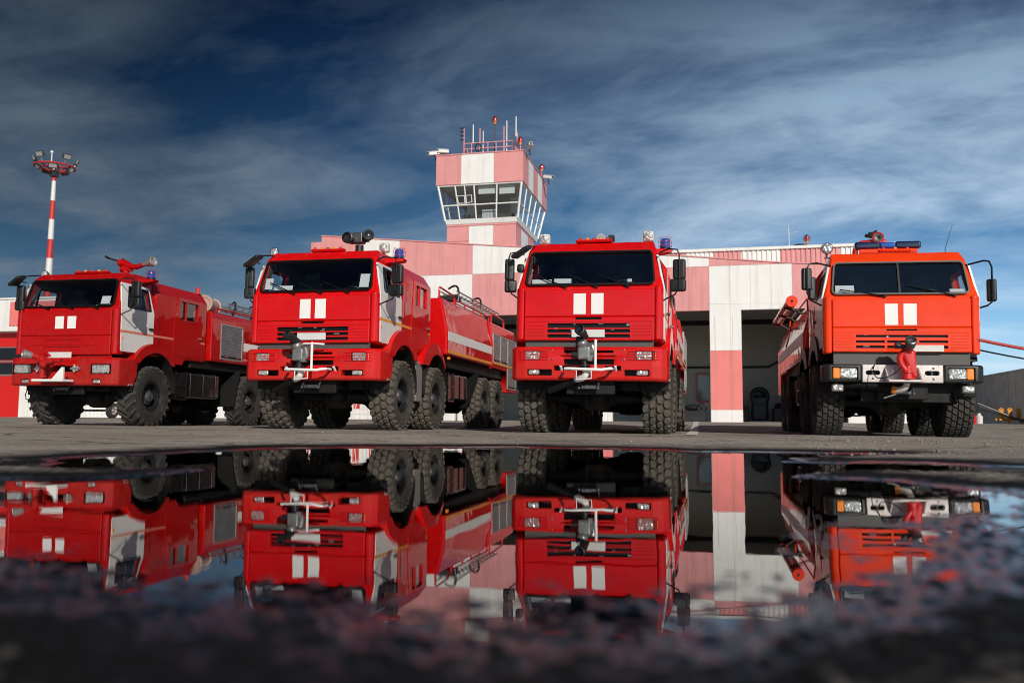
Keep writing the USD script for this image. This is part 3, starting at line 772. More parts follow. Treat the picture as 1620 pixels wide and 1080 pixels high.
def cab(T, cfg):
    red, L = cfg['paint'], cfg['cab_len']
    r = 0.05
    fl = min(L, 1.42)
    pts = []
    for s in (-1, 1):
        pts += [(s * 1.12, .17, 1.50), (s * 1.12, .17, 2.30), (s * .99, .372, 2.94), (s * .955, .52, cfg['roof'] - .055), (s * .93, .85, cfg['roof'] - .035), (s * .93, fl - .12, cfg['roof'] - .04), (s * 0.985, fl - .08, 2.96), (s * 1.12, fl - .05, 2.30), (s * 1.12, fl - .05, 1.50), (s * .45, .75, cfg['roof'] - .018), (s * .45, fl - .3, cfg['roof'] - .02)]
    shell = rhull(pts, r, 16)
    if L > 1.5:
        pr = []
        for s in (-1, 1):
            pr += [(s * 1.12, fl - .1, 1.50), (s * 1.12, fl - .1, 2.78), (s * .98, fl - .1, 2.985), (s * 1.12, L - .06, 1.50), (s * 1.12, L - .06, 2.78), (s * .98, L - .06, 2.985)]
        shell = shell + rhull(pr, r, 12)
    inner = hullp([(s * a, y, z) for s in (-1, 1) for a, y, z in ((1.10, .19, 1.55), (1.10, .19, 2.3), (.97, .40, 2.92), (.90, .6, cfg['roof'] - .08), (.94, L - .12, 2.94), (1.10, L - .1, 2.3), (1.10, L - .1, 1.55))])
    lin = hullp([(s * a, y, z) for s in (-1, 1) for a, y, z in ((1.08, .21, 1.57), (1.08, .21, 2.3), (.95, .42, 2.90), (.88, .62, cfg['roof'] - .10), (.92, L - .14, 2.92), (1.08, L - .12, 2.3), (1.08, L - .12, 1.57))])
    wsp = Polygon([(-1.03, 2.37), (1.03, 2.37), (.975, 2.925), (-.975, 2.925)]).buffer(-.07).buffer(.07, quad_segs=5)
    cuts = to_manifold(extrude_xz(wsp, -.5, .62))
    doorwin = Polygon([(.36, 2.37), (1.10, 2.37), (1.07, 2.80), (.47, 2.80)]).buffer(-.03).buffer(.03, quad_segs=3)
    cuts = cuts + to_manifold(extrude_yz(doorwin, -1.5, 1.5))
    rw = cfg.get('rear_window')
    if rw:
        rwp = rrect(rw[0], 2.31, rw[1], 2.75, .04)
        cuts = cuts + to_manifold(extrude_yz(rwp, -1.5, 1.5))
    part(T, 'cab_shell', shell - inner - cuts, red, 40)
    part(T, 'cab_lining', inner - lin - cuts, 'cab_lining', False)
    # windscreen with its rubber seal
    seal = wsp.buffer(.014, quad_segs=5).difference(wsp.buffer(-.012, quad_segs=5))
    part(T, 'windscreen_seal', ws_panel(seal, 0.008, 0.04), 'grey_trim' if cfg['style'] == 'old' else 'black_trim')
    if cfg['style'] == 'old':
        part(T, 'windscreen_divider', ws_panel(Polygon([(-.016, 2.36), (.016, 2.36), (.014, 2.93), (-.014, 2.93)]), 0.010, .03), 'black_trim')
        for s in (-1, 1):
            half = wsp.buffer(-.015).intersection(sbox(0.01, 0, 3, 5) if s > 0 else sbox(-3, 0, -.01, 5))
            part(T, 'windscreen', ws_panel(half, -0.004, .008), 'windscreen_glass', False)
    else:
        part(T, 'windscreen', ws_panel(wsp.buffer(-.015), -0.004, .008), 'windscreen_glass', False)
    # doors
    from shapely.geometry import Point
    c, rr = cfg['arch']
    for s in (-1, 1):
        door = Polygon([(.19, 1.48), (.165, 2.30), (.26, 2.86), (1.12, 2.86), (1.19, 2.32), (1.20, 1.48)]).buffer(-.03).buffer(.03, quad_segs=3)
        door = door.difference(Point(*c).buffer(rr + .006, quad_segs=16)).difference(doorwin.buffer(.012))
        d = group_part(T, 'door')
        part(d, 'door_panel', side_panel(door, s, 0.014, .03), 'white_paint', 25)
        frame = doorwin.buffer(.016).difference(doorwin.buffer(-.018)).union(sbox(.54, 2.37, .575, 2.80).intersection(doorwin))
        part(d, 'window_seal', side_panel(frame, s, 0.020, .03), 'black_trim', 25)
        part(d, 'door_window', side_panel(doorwin.buffer(-.01) if not cfg.get('open_window') or s < 0 else doorwin.buffer(-.01).intersection(sbox(0, 0, .57, 5)), s, -0.02, .006), 'window_glass', False)
        part(d, 'door_handle', B().box(*sorted((s * 1.18, s * 1.225)), 1.02, 1.15, 1.98, 2.02, .008), 'black_plastic')
        st = sbox(.16, 1.855, 1.2, 1.90).difference(Point(*c).buffer(rr))
        part(d, 'door_stripe', side_panel(st, s, 0.017, .012), cfg['stripe'], False)
        if L > 1.5:
            part(T, 'side_stripe', side_panel(sbox(1.24, 1.855, L - .08, 1.90), s, 0.005, .012), cfg['stripe'], False)
            part(T, 'cab_seam', side_panel(sbox(1.385, 1.5, 1.40, 2.80), s, 0.004, .012), 'black_trim', False)
        if rw:
            y0, y1 = rw[0] - .09, rw[1] + .12
            rd = Polygon([(y0 - .08, 1.52), (y0 - .1, 2.05), (y0, 2.80), (y1, 2.80), (y1, 1.52)]).difference(rwp.buffer(.012))
            d2 = group_part(T, 'rear_door')
            for pp in (rd,):
                b = B()
                for q in polys(pp):
                    t = extrude_yz(q, 1.165, 1.181)
                    v = t.vertices.copy(); v[:, 0] *= s
                    b.add(v, t.faces if s > 0 else t.faces[:, ::-1])
                part(d2, 'rear_door_panel', b, red, 25)
            fr = rwp.buffer(.016).difference(rwp.buffer(-.02)).union(sbox(rw[0] + .23, 2.31, rw[0] + .26, 2.75))
            for nm, pp, xa, xb, mt in (('rear_window_seal', fr, 1.15, 1.186, red if cfg['n'] != 3 else 'black_trim'), ('rear_window', rwp.buffer(-.005), 1.14, 1.146, 'window_glass')):
                t = extrude_yz(pp, xa, xb); v = t.vertices.copy(); v[:, 0] *= s
                part(d2, nm, trimesh.Trimesh(v, t.faces if s > 0 else t.faces[:, ::-1], process=False), mt, False)
            part(d2, 'rear_door_handle', B().box(*sorted((s * 1.18, s * 1.225)), rw[1] + .02, rw[1] + .10, 1.95, 1.99, .008), 'steel')
    # hood, stripes, grille
    hz0, hz1 = cfg['hood']                      # lower panel bottom, split height
    hw = 1.035
    part(T, 'hood_panel', rhull([(s * (hw - .02), y, z) for s in (-1, 1) for y in (.085, .13) for z in (hz1 + .022, 2.265)], .02, 10), red)
    for s in (-1, 1):
        part(T, 'hood_stripe', B().box(*sorted((s * .042, s * .238)), .0605, .066, cfg['hs'][0], cfg['hs'][1]), 'white_stripe', False)
    gp = rhull([(s * (hw - .02), y, z) for s in (-1, 1) for y in (.085, .09) for z in (hz0 + .02, hz1 - .02)], .02, 10)
    for (x0, x1, z0, z1) in cfg['slots']:
        gp = gp - to_manifold(extrude_xz(rrect(x0, z0, x1, z1, .008), -.2, .3 if cfg['n'] != 1 else .082))
    part(T, 'grille_panel', gp, red)
    if cfg.get('ribs'):
        for (x0, x1, z) in cfg['ribs']:
            part(T, 'grille_rib', B().box(x0, x1, .058, .068, z - .006, z + .006, .003), red)
    part(T, 'radiator_core', B().box(-.95, .95, .1112, .1165, hz0 + .03, hz1 + .02), 'black_trim', False)
    if cfg['n'] != 1:
        b = B()
        for q in range(7):
            x = rng.uniform(-.6, .6); z = rng.uniform(hz0 + .06, hz1 - .1)
            b.box(x, x + rng.uniform(.03, .10), .098, .111, z, z + rng.uniform(.015, .04), .003)
        part(T, 'radiator_fittings', b, 'steel')
    part(T, 'lower_grille', B().box(-1.02, 1.02, .13, .17, cfg['bump'][1] - .05, hz0 + .02, .004), 'grey_trim' if cfg['n'] != 1 else red)
    zc0 = hz0 - (.0 if cfg['style'] == 'new' else .03)
    for s in (-1, 1):
        part(T, 'corner_panel', rhull([(s * x, y, z) for x, y in ((1.074, .100), (1.112, .104), (1.136, .130), (1.142, .26)) for z in (zc0 + .035, 2.30)], .032, 12), red)
        part(T, 'side_marker', B().box(*sorted((s * 1.165, s * 1.195)), .20, .24, 1.72, 1.78, .008), 'amber_lens')
    part(T, 'number_plate', B().box(*cfg['plate'][:2], .030, .040, *cfg['plate'][2:], .003), 'plate_white', False)
    for (x0, x1, zp) in cfg['wipers']:
        wiper(T, x0, x1, 2.325, zp)
    # inside
    part(T, 'dashboard', rhull([(s * 1.0, y, z) for s in (-1, 1) for y, z in ((.30, 2.10), (.30, 2.30), (.60, 2.28), (.62, 2.05))], .04, 8), 'cab_lining')
    for x in (-.52, .52):
        seat = rhull([(x + a * .20, y, z) for a in (-1, 1) for y, z in ((.95, 2.0), (1.08, 2.0), (1.12, 2.62), (1.03, 2.62))], .05, 8) + rhull([(x + a * .10, y, z) for a in (-1, 1) for y, z in ((1.06, 2.72), (1.10, 2.82))], .04, 8) + rhull([(x + a * .2, y, 1.95) for a in (-1, 1) for y in (.72, 1.05)], .06, 8)
        part(T, 'seat', seat, 'seat_cloth')
    wc, wn = np.array([.52, .66, 2.36]), np.array([0, .55, .835])
    a_, b_ = np.array([1, 0, 0]), np.cross(wn, [1, 0, 0])
    sw = B().tube([wc + .22 * (math.cos(t) * a_ + math.sin(t) * b_) for t in np.linspace(0, 2 * PI, 25)], .014, 6)
    for t in (.3, PI - .3, 1.5 * PI):
        sw.cyl(wc - wn * .02, wc + .21 * (math.cos(t) * a_ + math.sin(t) * b_), .010, n=6)
    sw.cyl(wc, wc - wn * .3, .02, n=8)
    part(T, 'steering_wheel', sw, 'black_plastic')


def new_bumper(T, cfg):
    red = cfg['paint']
    z0, z1 = cfg['bump']
    r = .05
    pl = [(1.0, .05), (1.12, .075), (1.185, .15), (1.20, .30), (1.20, .62)]
    b = rhull([(s * x, y, z) for s in (-1, 1) for x, y in pl for z in (z0 + r, z1 - r)], r, 16)
    b = b - mbox(-1.08, 1.08, .17, 2, 0, 3) - mbox(-1.16, 1.16, .3, 2, 0, 3)
    for s in (-1, 1):
        b = b - mcylx(*(sorted((s * .5, s * 1.6))), 1.25, .60, .745)
    sl = cfg['bumper_slots']
    for (x0, x1, a0, a1, dep) in sl:
        b = b - to_manifold(extrude_xz(rrect(x0, a0, x1, a1, .015), -.2, dep))
    if cfg['n'] != 1:
        b = b - hullp([(-.47, -.01, 1.235), (.49, -.01, 1.235), (.41, .05, 1.20), (-.39, .05, 1.20), (-.40, -.01, 1.06), (.42, -.01, 1.06), (.40, .05, 1.07), (-.38, .05, 1.07)])
    part(T, 'bumper', b, red, 40)
    part(T, 'bumper_void', B().box(-1.05, 1.05, .172, .19, z0 + .04, z1 - .03), 'black_trim', False)
    for s in (-1, 1):
        h = group_part(T, 'headlight')
        x0, x1, a0, a1 = cfg['lamp']
        xs = sorted((s * x0, s * x1))
        part(h, 'headlight_lens', rhull([(x, .045, z) for x in (xs[0] + .03, xs[1] - .03) for z in (a0 + .03, a1 - .03)], .03, 12), 'lamp_lens')
        part(h, 'headlight_bezel', B().tm(extrude_xz(sbox(xs[0] - .012, a0 - .012, xs[1] + .012, a1 + .012).difference(sbox(xs[0] + .004, a0 + .004, xs[1] - .004, a1 - .004)), .006, .05)), 'black_trim', False)
        if cfg['n'] != 1:
            xi = sorted((s * (x1 + .015), s * 1.165))
            part(h, 'indicator_lens', rhull([(s * (x1 + .035), .035, z) for z in (a0 + .03, a1 - .03)] + [(s * 1.14, .105, z) for z in (a0 + .03, a1 - .03)], .028, 10), 'amber_lens' if s > 0 else 'red_lens')
            g = B()
            for k in range(4):
                zz = a0 + .01 + k * (a1 - a0 - .02) / 3
                g.tube([(s * .63, -.012, zz), (s * 1.02, -.012, zz), (s * 1.12, .03, zz), (s * 1.185, .11, zz)], .0055, 6)
            for xx in (.63, .74, 1.05):
                g.cyl((s * xx, -.010, a0 - .005), (s * xx, -.010, a1 + .005), .006, n=6)
            for xx in (.63, 1.05):
                for zz in (a0 + .01, a1 - .01):
                    g.cyl((s * xx, -.01, zz), (s * xx, .03, zz), .01, n=6)
            part(h, 'headlight_guard', g, red)
        f = group_part(T, 'fog_light')
        x0, x1, a0, a1 = cfg['fog']
        xs = sorted((s * x0, s * x1))
        part(f, 'fog_light_lens', rhull([(x, .03, z) for x in (xs[0] + .03, xs[1] - .03) for z in (a0 + .03, a1 - .03)], .026, 12), 'lamp_lens')
        part(T, 'step_tread', B().box(*sorted((s * 1.10, s * 1.262)), .38, .52, z0 + .02, z0 + .05, .004), 'checker_plate')
    bolts = B()
    for x in (-.56, .57):
        for z in (1.16, 1.31):
            bolts.lathe([(0, .018), (.008, .016), (.012, 0)], (x, .004, z), (0, -1, 0), 10)
    part(T, 'bumper_bolts', bolts, 'dark_steel')


def old_bumper(T, cfg):
    # black plastic ends with recessed lamps, bare metal centre
    for s in (-1, 1):
        e = rhull([(s * x, y, z) for x, y in ((.66, .045), (1.12, .045), (1.19, .10), (1.20, .34), (.66, .34)) for z in (.935, 1.145)], .042, 12)
        e = e - mbox(*sorted((s * .68, s * 1.09)), -.1, .05, .925, 1.14) - mbox(-1.14, 1.14, .12, 1, 0, 2)
        part(T, 'bumper_end', e, 'black_plastic')
        h = group_part(T, 'headlight')
        part(h, 'headlight_lens', rhull([(s * x, .045, z) for x in (.725, .93) for z in (.98, 1.09)], .035, 12), 'lamp_lens')
        part(h, 'indicator_lens', rhull([(s * x, .04, z) for x in (.985, 1.055) for z in (.965, 1.105)], .022, 10), 'amber_lens')
        f = group_part(T, 'fog_light')
        part(f, 'fog_light_housing', rhull([(s * x, y, z) for x in (.93, 1.06) for y in (.08, .14) for z in (.765, .825)], .032, 10), 'steel')
        part(f, 'fog_light_lens', rhull([(s * x, .062, z) for x in (.935, 1.055) for z in (.77, .82)], .024, 10), 'lamp_lens')
        part(f, 'fog_light_stay', B().cyl((s * 1.0, .11, .84), (s * 1.0, .13, .92), .014, n=8), 'dark_steel')
    c = rhull([(x, y, z) for x in (-.60, .60) for y in (.03, .09) for z in (.905, 1.165)], .018, 8)
    for x0, x1 in ((-.56, -.34), (.34, .56)):
        c = c - to_manifold(extrude_xz(rrect(x0, 1.01, x1, 1.085, .03), -.2, .3))
    part(T, 'bumper_centre', c, 'bare_aluminium')
    hk = B()
    for x in (-.45, .45):
        hk.cyl((x, .05, .98), (x, .05, 1.12), .018, n=8)
    for x in (-.45, .47):
        for z in (.955, 1.13):
            hk.lathe([(0, .02), (.01, .018), (.014, 0)], (x, .012, z), (0, -1, 0), 8)
    part(T, 'tow_pins', hk, 'dark_steel')
    part(T, 'bumper_void', B().box(-.62, .62, .12, .14, .92, 1.15), 'black_trim', False)


def chassis(T, cfg):
    k = cfg['axles']
    back = cfg['length']
    b = B()
    for s in (-1, 1):
        b.box(*sorted((s * .36, s * .44)), .35, back - .1, .92, 1.18, .01)
    for y in np.arange(.9, back, 1.3):
        b.box(-.37, .37, y, y + .09, .96, 1.14)
    part(T, 'chassis_rails', b, 'chassis_black')
    for y in k:
        b = B().lathe([(-.98, .09), (-.55, .085), (-.3, .11), (-.17, .22), (.17, .22), (.3, .11), (.55, .085), (.98, .09)], (0, y, .60), (1, 0, 0), 16)
        b.ball((.05, y - .12, .60), .19, 2, (1, 1.2, 1))
        for s in (-1, 1):
            b.box(*sorted((s * .42, s * .52)), y - .62, y + .62, .80, .87)
            b.box(*sorted((s * .43, s * .51)), y - .42, y + .42, .74, .80)
        part(T, 'axle', b, 'chassis_black')
    # engine sump, gearbox, radiator guard
    part(T, 'engine', B().mf(rhull([(s * .28, y, z) for s in (-1, 1) for y, z in ((.55, .80), (1.3, .72), (2.4, .85), (.5, 1.35), (2.6, 1.4))], .06, 8)), 'chassis_black')
    part(T, 'front_crossmember', B().box(-.85, .85, .25, .36, .86, 1.02, .01).box(-.36, .42, .16, .24, .62, .90, .015).box(-.9, -.5, .5, .62, .7, .95, .01).box(.5, .9, .5, .62, .7, .95, .01), 'chassis_black')
    tow = B()
    for x in (-.13, .17):
        tow.cyl((x, .12, .84), (x, .02, .72), .018, n=8).ball((x, .02, .71), .026, 1)
    tow.box(-.1, .14, .03, .10, .70, .76, .01)
    part(T, 'tow_coupling', tow, 'dark_steel')
    for q in (((.72, .55, .95), (.85, .35, .5), (.95, .75, .62)), ((.80, .55, .95), (.95, .40, .45), (.98, .80, .66)), ((-.70, .55, .95), (-.85, .40, .5), (-.95, .75, .62))):
        part(T, 'brake_hose', B().tube(bez(*q, 10), .018, 6), 'rubber_hose')
    for s in (-1, 1):
        y0, y1 = cfg['box']
        part(T, 'fuel_tank' if s > 0 else 'equipment_box', rhull([(s * x, y, z) for x in (.62, 1.12) for y in (y0 + .45, y1 - .05) for z in (.68, 1.14)], .05, 10), 'tank_black')
        for y in np.linspace(y0 + .6, y1 - .2, 3):
            part(T, 'tank_strap', B().tube([(s * .6, y, 1.2), (s * 1.12, y, 1.2), (s * 1.18, y, 1.15), (s * 1.18, y, .68), (s * 1.1, y, .62)], .013, 6), 'tank_black')
        bt = B()
        bt.box(*sorted((s * .75, s * 1.2)), y0, y0 + .38, .62, 1.16, .02)
        part(T, 'battery_box', bt, 'tank_black')
        lad = B()
        for z in (.58, .88):
            lad.box(*sorted((s * 1.13, s * 1.235)), y0 - .02, y0 + .40, z, z + .03, .005)
        for y in (y0 - .02, y0 + .37):
            lad.box(*sorted((s * 1.2, s * 1.23)), y, y + .03, .58, 1.2, .005)
        part(T, 'boarding_step', lad, 'tank_black')
        for y in cfg['flaps']:
            part(T, 'mud_flap', hullp([(s * .78, y, 1.35), (s * 1.22, y, 1.35), (s * .78, y + .03, 1.35), (s * 1.22, y + .03, 1.35), (s * .78, y + cfg['flap_lean'], .48), (s * 1.22, y + cfg['flap_lean'], .48), (s * .78, y + cfg['flap_lean'] + .03, .48), (s * 1.22, y + cfg['flap_lean'] + .03, .48)]), 'rubber_hose', False)
    part(T, 'body_subframe', B().box(-.60, .60, 1.9, back - .15, .80, 1.56, .02).box(-1.10, 1.10, cfg['cab_len'] - .5, back - .2, 1.30, 1.56, .02), 'chassis_black')
    for y in k:
        for s in (-1, 1):
            wheel(T, s * 1.03, y, .615, cfg['tyre'], cfg['dark_tyre'], cfg.get('steer', 0) if y < 2 else 0)


def roof_marks(T, xs, y, z, red):
    part(T, 'marker_bar', rhull([(x, y + a, z - .03) for x in (min(xs) - .06, max(xs) + .06) for a in (0, .06)], .025, 8), red)
    for x in xs:
        part(T, 'marker_lamp', B().lathe([(0, .032), (.02, .032), (.038, .018), (.042, 0)], (x, y + .02, z - .01), (0, 0, 1), 12), 'amber_lens' if xs.index(x) % 2 else 'red_lens')


def monitor_frame(T, top):
    b = B()
    R = .022
    b.tube([(-.33, -.10, 1.0), (-.31, -.24, 1.0), (-.24, -.27, 1.0), (.26, -.27, .985), (.33, -.25, 1.0), (.40, -.22, 1.01), (.40, -.02, 1.01)], R, 10)
    b.cyl((.16, -.25, .98), (.16, -.25, 1.43), R, n=10).ball((.16, -.25, 1.43), R * 1.15, 1)
    for x in (-.42, .44):
        b.cyl((x, .08, .99), (x, .0, 1.06), .022, n=8)
    if top:
        b.tube([(-.10, -.1, 1.42), (-.02, -.18, 1.43), (.18, -.2, 1.43), (.34, -.16, 1.42)], .016, 8)
    b.tube([(-.13, -.26, .98), (-.13, -.26, .83), (.10, -.26, .85), (.10, -.26, .97)], .010, 6)
    part(T, 'monitor_guard', b, 'white_stripe')


def front_monitor_dark(T, x=-.03, tilt=0.0):
    g = group_part(T, 'front_monitor')
    p = B().cyl((x, -.16, .94), (x, -.16, 1.14), .05, n=14).lathe([(0, .075), (.03, .075), (.03, .06), (0, .06)], (x, -.16, 1.04), (0, 0, 1), 14)
    part(g, 'monitor_post', p, 'black_plastic')
    body = B().mf(rhull([(x + a, -.18 + b, z) for a in (-.07, .07) for b in (-.05, .06) for z in (1.17, 1.32)], .03, 10)).cyl((x + .06, -.2, 1.26), (x + .15, -.2, 1.28), .055, n=14).tube(bez((x + .08, -.2, 1.18), (x + .2, -.2, 1.2), (x + .12, -.2, 1.36), 8), .04, 10).ball((x - .03, -.2, 1.39), .085, 2).box(x + .05, x + .13, -.25, -.12, 1.12, 1.20, .01)
    part(g, 'monitor_body', body, 'cast_metal')
    part(g, 'monitor_motor', B().cyl((x - .05, -.2, 1.22), (x - .20, -.2, 1.22), .042, n=14).cyl((x + .0, -.24, 1.44), (x - .12, -.24, 1.46), .045, n=12).box(x - .14, x - .04, -.2, -.1, 1.33, 1.45, .015), 'black_plastic')
    a, b2 = np.array([x + .02 - tilt * .2, -.18, 1.45 if tilt > .05 else 1.50]), np.array([x - .03 - tilt, -.50, 1.60])
    d = (b2 - a) / np.linalg.norm(b2 - a)
    part(g, 'monitor_nozzle', B().lathe([(0, .05), (.10, .055), (.12, .065), (.20, .06), (.22, .078), (.30, .082), (.31, .066), (.27, .055), (.26, .0)], a, d, 20), 'black_plastic')
    part(g, 'nozzle_core', B().lathe([(.27, .03), (.295, .02), (.30, 0)], a, d, 12), 'blue_dark_lens')
    part(g, 'feed_elbow', B().tube(np.vstack([bez((x + .03, -.16, .97), (x + .03, -.16, .87), (x - .08, -.08, .86), 8), [(x - .14, .0, .85)]]), .055, 12).lathe([(0, .07), (.03, .07), (.03, .05)], (x + .03, -.16, .95), (0, 0, 1), 14), 'white_stripe')
    part(T, 'feed_hose', B().tube(bez((x - .12, .0, .85), (x - .3, .05, .78), (x - .62, .18, .66), 10), .05, 10), 'rubber_hose')


def shutter_part(T, s, y0, y1, z0, z1, x, marks=True):
    p = group_part(T, 'locker')
    part(p, 'shutter', B().box(*sorted((s * (x - .02), s * (x + .006))), y0, y1, z0, z1), 'roller_shutter', False)
    fr = B()
    for q in (sbox(y0 - .03, z0 - .03, y1 + .03, z1 + .03).difference(sbox(y0, z0, y1, z1)),):
        t = extrude_yz(q, x - .02, x + .014); v = t.vertices.copy(); v[:, 0] *= s
        fr.add(v, t.faces if s > 0 else t.faces[:, ::-1])
    part(p, 'shutter_frame', fr, 'galvanised', False)
    part(p, 'shutter_bar', B().box(*sorted((s * x, s * (x + .02))), y0 + .02, y1 - .02, z0 + .02, z0 + .06, .004), 'black_trim')
    if marks:
        for f in (.18, .72):
            yy = y0 + f * (y1 - y0)
            part(p, 'shutter_marker', B().box(*sorted((s * (x + .018), s * (x + .023))), yy, yy + .12, z0 + .03, z0 + .052), 'red_lens', False)


def tank_8x8(T, cfg):
    red = cfg['paint']
    sec = [(1.20, 1.60), (1.20, 2.05), (1.06, 2.71)]
    part(T, 'water_tank', rhull([(s * x, y, z) for s in (-1, 1) for x, z in sec for y in (3.87, 7.58)], .05, 12), red)
    part(T, 'rear_body', rhull([(s * x, y, z) for s in (-1, 1) for x, z in ((1.21, 1.57), (1.21, 2.2), (1.13, 2.66)) for y in (7.70, 10.46)], .04, 10) + rhull([(s * x, y, z) for s in (-1, 1) for x in (.7, 1.21) for y in (9.45, 10.46) for z in (1.0, 1.6)], .04, 8), red)
    part(T, 'tank_cowl', B().box(-1.22, 1.22, 7.60, 7.68, 1.5, 2.2, .01), red)
    for s in (-1, 1):
        part(T, 'tank_stripe', B().box(*sorted((s * 1.249, s * 1.254)), 3.86, 7.62, 1.86, 2.05), 'white_stripe', False)
        part(T, 'tank_line', B().box(*sorted((s * 1.249, s * 1.254)), 3.86, 7.62, 1.60, 1.66), cfg['stripe'], False)
        part(T, 'body_line', B().box(*sorted((s * 1.266, s * 1.27)), 7.72, 10.4, 1.63, 1.68), cfg['stripe'], False)
        for y0, y1, z0 in ((7.76, 8.46, 1.70), (8.56, 9.30, 1.70), (9.40, 10.36, 1.08)):
            shutter_part(T, s, y0, y1, z0, 2.38, 1.25)
        for y0, y1 in ((3.9, 5.0), (8.4, 9.8)):
            part(T, 'roof_rail', B().tube(np.vstack([[(s * 1.02, y0, 2.70)], [(s * 1.02, y0, 2.93)], bez((s * 1.02, y0, 2.96), (s * 1.02, y0, 3.0), (s * 1.02, y0 + .08, 3.0), 4), [(s * 1.02, y1 - .08, 2.96)], [(s * 1.02, y1, 2.92)], [(s * 1.02, y1, 2.70)]]), .022, 8), red)
        b = B()
        for y in np.arange(5.2, 8.3, .75):
            b.cyl((s * 1.0, y, 2.70), (s * 1.0, y, 2.90), .02, n=8)
        b.cyl((s * 1.0, 5.1, 2.88), (s * 1.0, 8.3, 2.88), .018, n=8)
        part(T, 'deck_rail', b, red)
        part(T, 'side_lamp', B().box(*sorted((s * 1.2, s * 1.26)), 3.95, 4.02, 1.46, 1.52, .01), 'amber_lens')
    lad = B()
    for x in (.60, 1.0):
        for z in (3.02, 3.12):
            lad.cyl((x, 5.3, z), (x, 9.3, z - .02), .020, n=8)
    for y in np.arange(5.5, 9.2, .32):
        lad.cyl((.60, y, 3.07), (1.0, y, 3.07), .014, n=6)
    part(T, 'ladder', lad, 'galvanised')
    hd = B()
    for y in (5.2, 7.2):
        hd.tube(bez((1.05, y, 2.86), (1.1, y + .1, 3.4), (.75, y + .25, 3.20), 8), .024, 8)
    hd.box(.55, 1.02, 5.25, 5.6, 2.9, 3.02, .02)
    part(T, 'ladder_holder', hd, 'black_plastic')
    part(T, 'deck_monitor', B().cyl((-.2, 8.7, 2.68), (-.2, 8.7, 2.95), .08, n=14).tube(bez((-.2, 8.7, 2.95), (-.2, 8.7, 3.15), (-.2, 8.2, 3.2), 8), .05, 10), red)


def truck(cfg):
    X, Y, z0, roll = cfg['at']
    M = trimesh.transformations.translation_matrix([X, Y, z0]) @ trimesh.transformations.rotation_matrix(roll, [0, 1, 0])
    T = thing('fire_truck', cfg['label'], 'fire truck', M, 'fire trucks parked in a row before the station')
    XS[0] = cfg.get('cab_wide', 1.0)
    cab(T, cfg)
    XS[0] = 1.0
    (new_bumper if cfg['style'] == 'new' else old_bumper)(T, cfg)
    chassis(T, cfg)
    c, r = cfg['arch']
    am = cfg['paint'] if cfg['style'] == 'new' else 'black_plastic'
    for s in (-1, 1):
        arch_part(T, s, c, r, (1.25, .80), .72, 1.28, am)
        if cfg['n'] != 1:
            arch_part(T, s, (2.98, .88), .83, (3.17, .78), .72, 1.25, am)
            part(T, 'step_panel', B().box(*sorted((s * .9, s * 1.19)), 2.02, 2.40, .54, 1.30, .01), 'checker_plate')
    return T


# front truck of the row: three share the newer cab
common = dict(style='new', roof=3.12, hood=(1.465, 1.845), hs=(1.885, 2.215), arch=((1.2, .95), .83), cab_len=2.93, rear_window=(1.95, 2.63), bump=(.83, 1.365),
              slots=[(-.655, .655, 1.665, 1.74), (-.655, .655, 1.59, 1.645), (-.655, .655, 1.51, 1.565), (-.21, .21, 1.797, 1.837)],
              ribs=[(x0, x1, z) for x0, x1 in ((.70, 1.0), (-1.0, -.70)) for z in (1.55, 1.60, 1.65, 1.70)] + [(-1.0, 1.0, 1.77)],
              bumper_slots=[(-.37, .41, 1.265, 1.305, .3), (-.38, .41, 1.085, 1.175, .3), (-.53, -.23, .985, 1.065, .3), (.27, .53, .985, 1.065, .3), (-.96, -.56, .905, 1.005, .3), (.58, .97, .905, 1.005, .3), (-1.0, -.74, 1.145, 1.305, .10), (.75, 1.02, 1.145, 1.305, .10)],
              lamp=(.75, 1.01, 1.150, 1.300), fog=(.76, .95, .912, 1.0), plate=(-.26, .265, 1.515, 1.635),
              wipers=[(-.38, -.72, 2.47), (.12, -.20, 2.47), (.62, .28, 2.47)], axles=(1.25, 3.19, 7.05, 8.37), length=10.4, box=(4.0, 5.7), flaps=(6.6,), flap_lean=-1.0, tyre='block', dark_tyre=False, stripe='orange_stripe')


def mirrors_new(T, right, left, kerb=True, long_left=False):
    (u, l) = right
    for c, h in ((u, .32), (l, .20)):
        mirror(T, c, .20 if h > .25 else .25, h, yaw=-8)
    part(T, 'mirror_arm', B().tube([(1.10, .16, 2.86), (1.25, .06, 2.90), (u[0] - .03, .04, 2.88), (u[0], .03, 2.80), (u[0], .03, l[2] - .02), (u[0] - .06, .05, l[2] - .15), (1.17, .16, l[2] - .22)], .012, 8), 'black_trim')
    (u2, l2) = left
    mirror(T, u2, .16, .36, yaw=12)
    mirror(T, l2, .20, .20, yaw=12)
    part(T, 'mirror_arm', B().tube([(-1.08, .18, 2.88), (-1.2, .06, 2.90), (u2[0] + .02, .04, 2.88), (u2[0], .03, 2.80), (u2[0], .03, l2[2] - .02), (u2[0] + .05, .05, l2[2] - .13), (-1.15, .16, l2[2] - .20)], .012, 8), 'black_trim')
    if kerb:
        p = group_part(T, 'kerb_mirror')
        part(p, 'kerb_mirror_housing', rhull([(-1.20, -.12, 2.80), (-.97, -.16, 2.93), (-1.16, .02, 2.82), (-.95, -.02, 2.96)], .035, 10), 'black_plastic')
        part(p, 'kerb_mirror_arm', B().tube([(-1.0, -.05, 2.93), (-.98, .1, 3.0), (-.95, .4, 3.06)], .012, 8), 'black_trim')


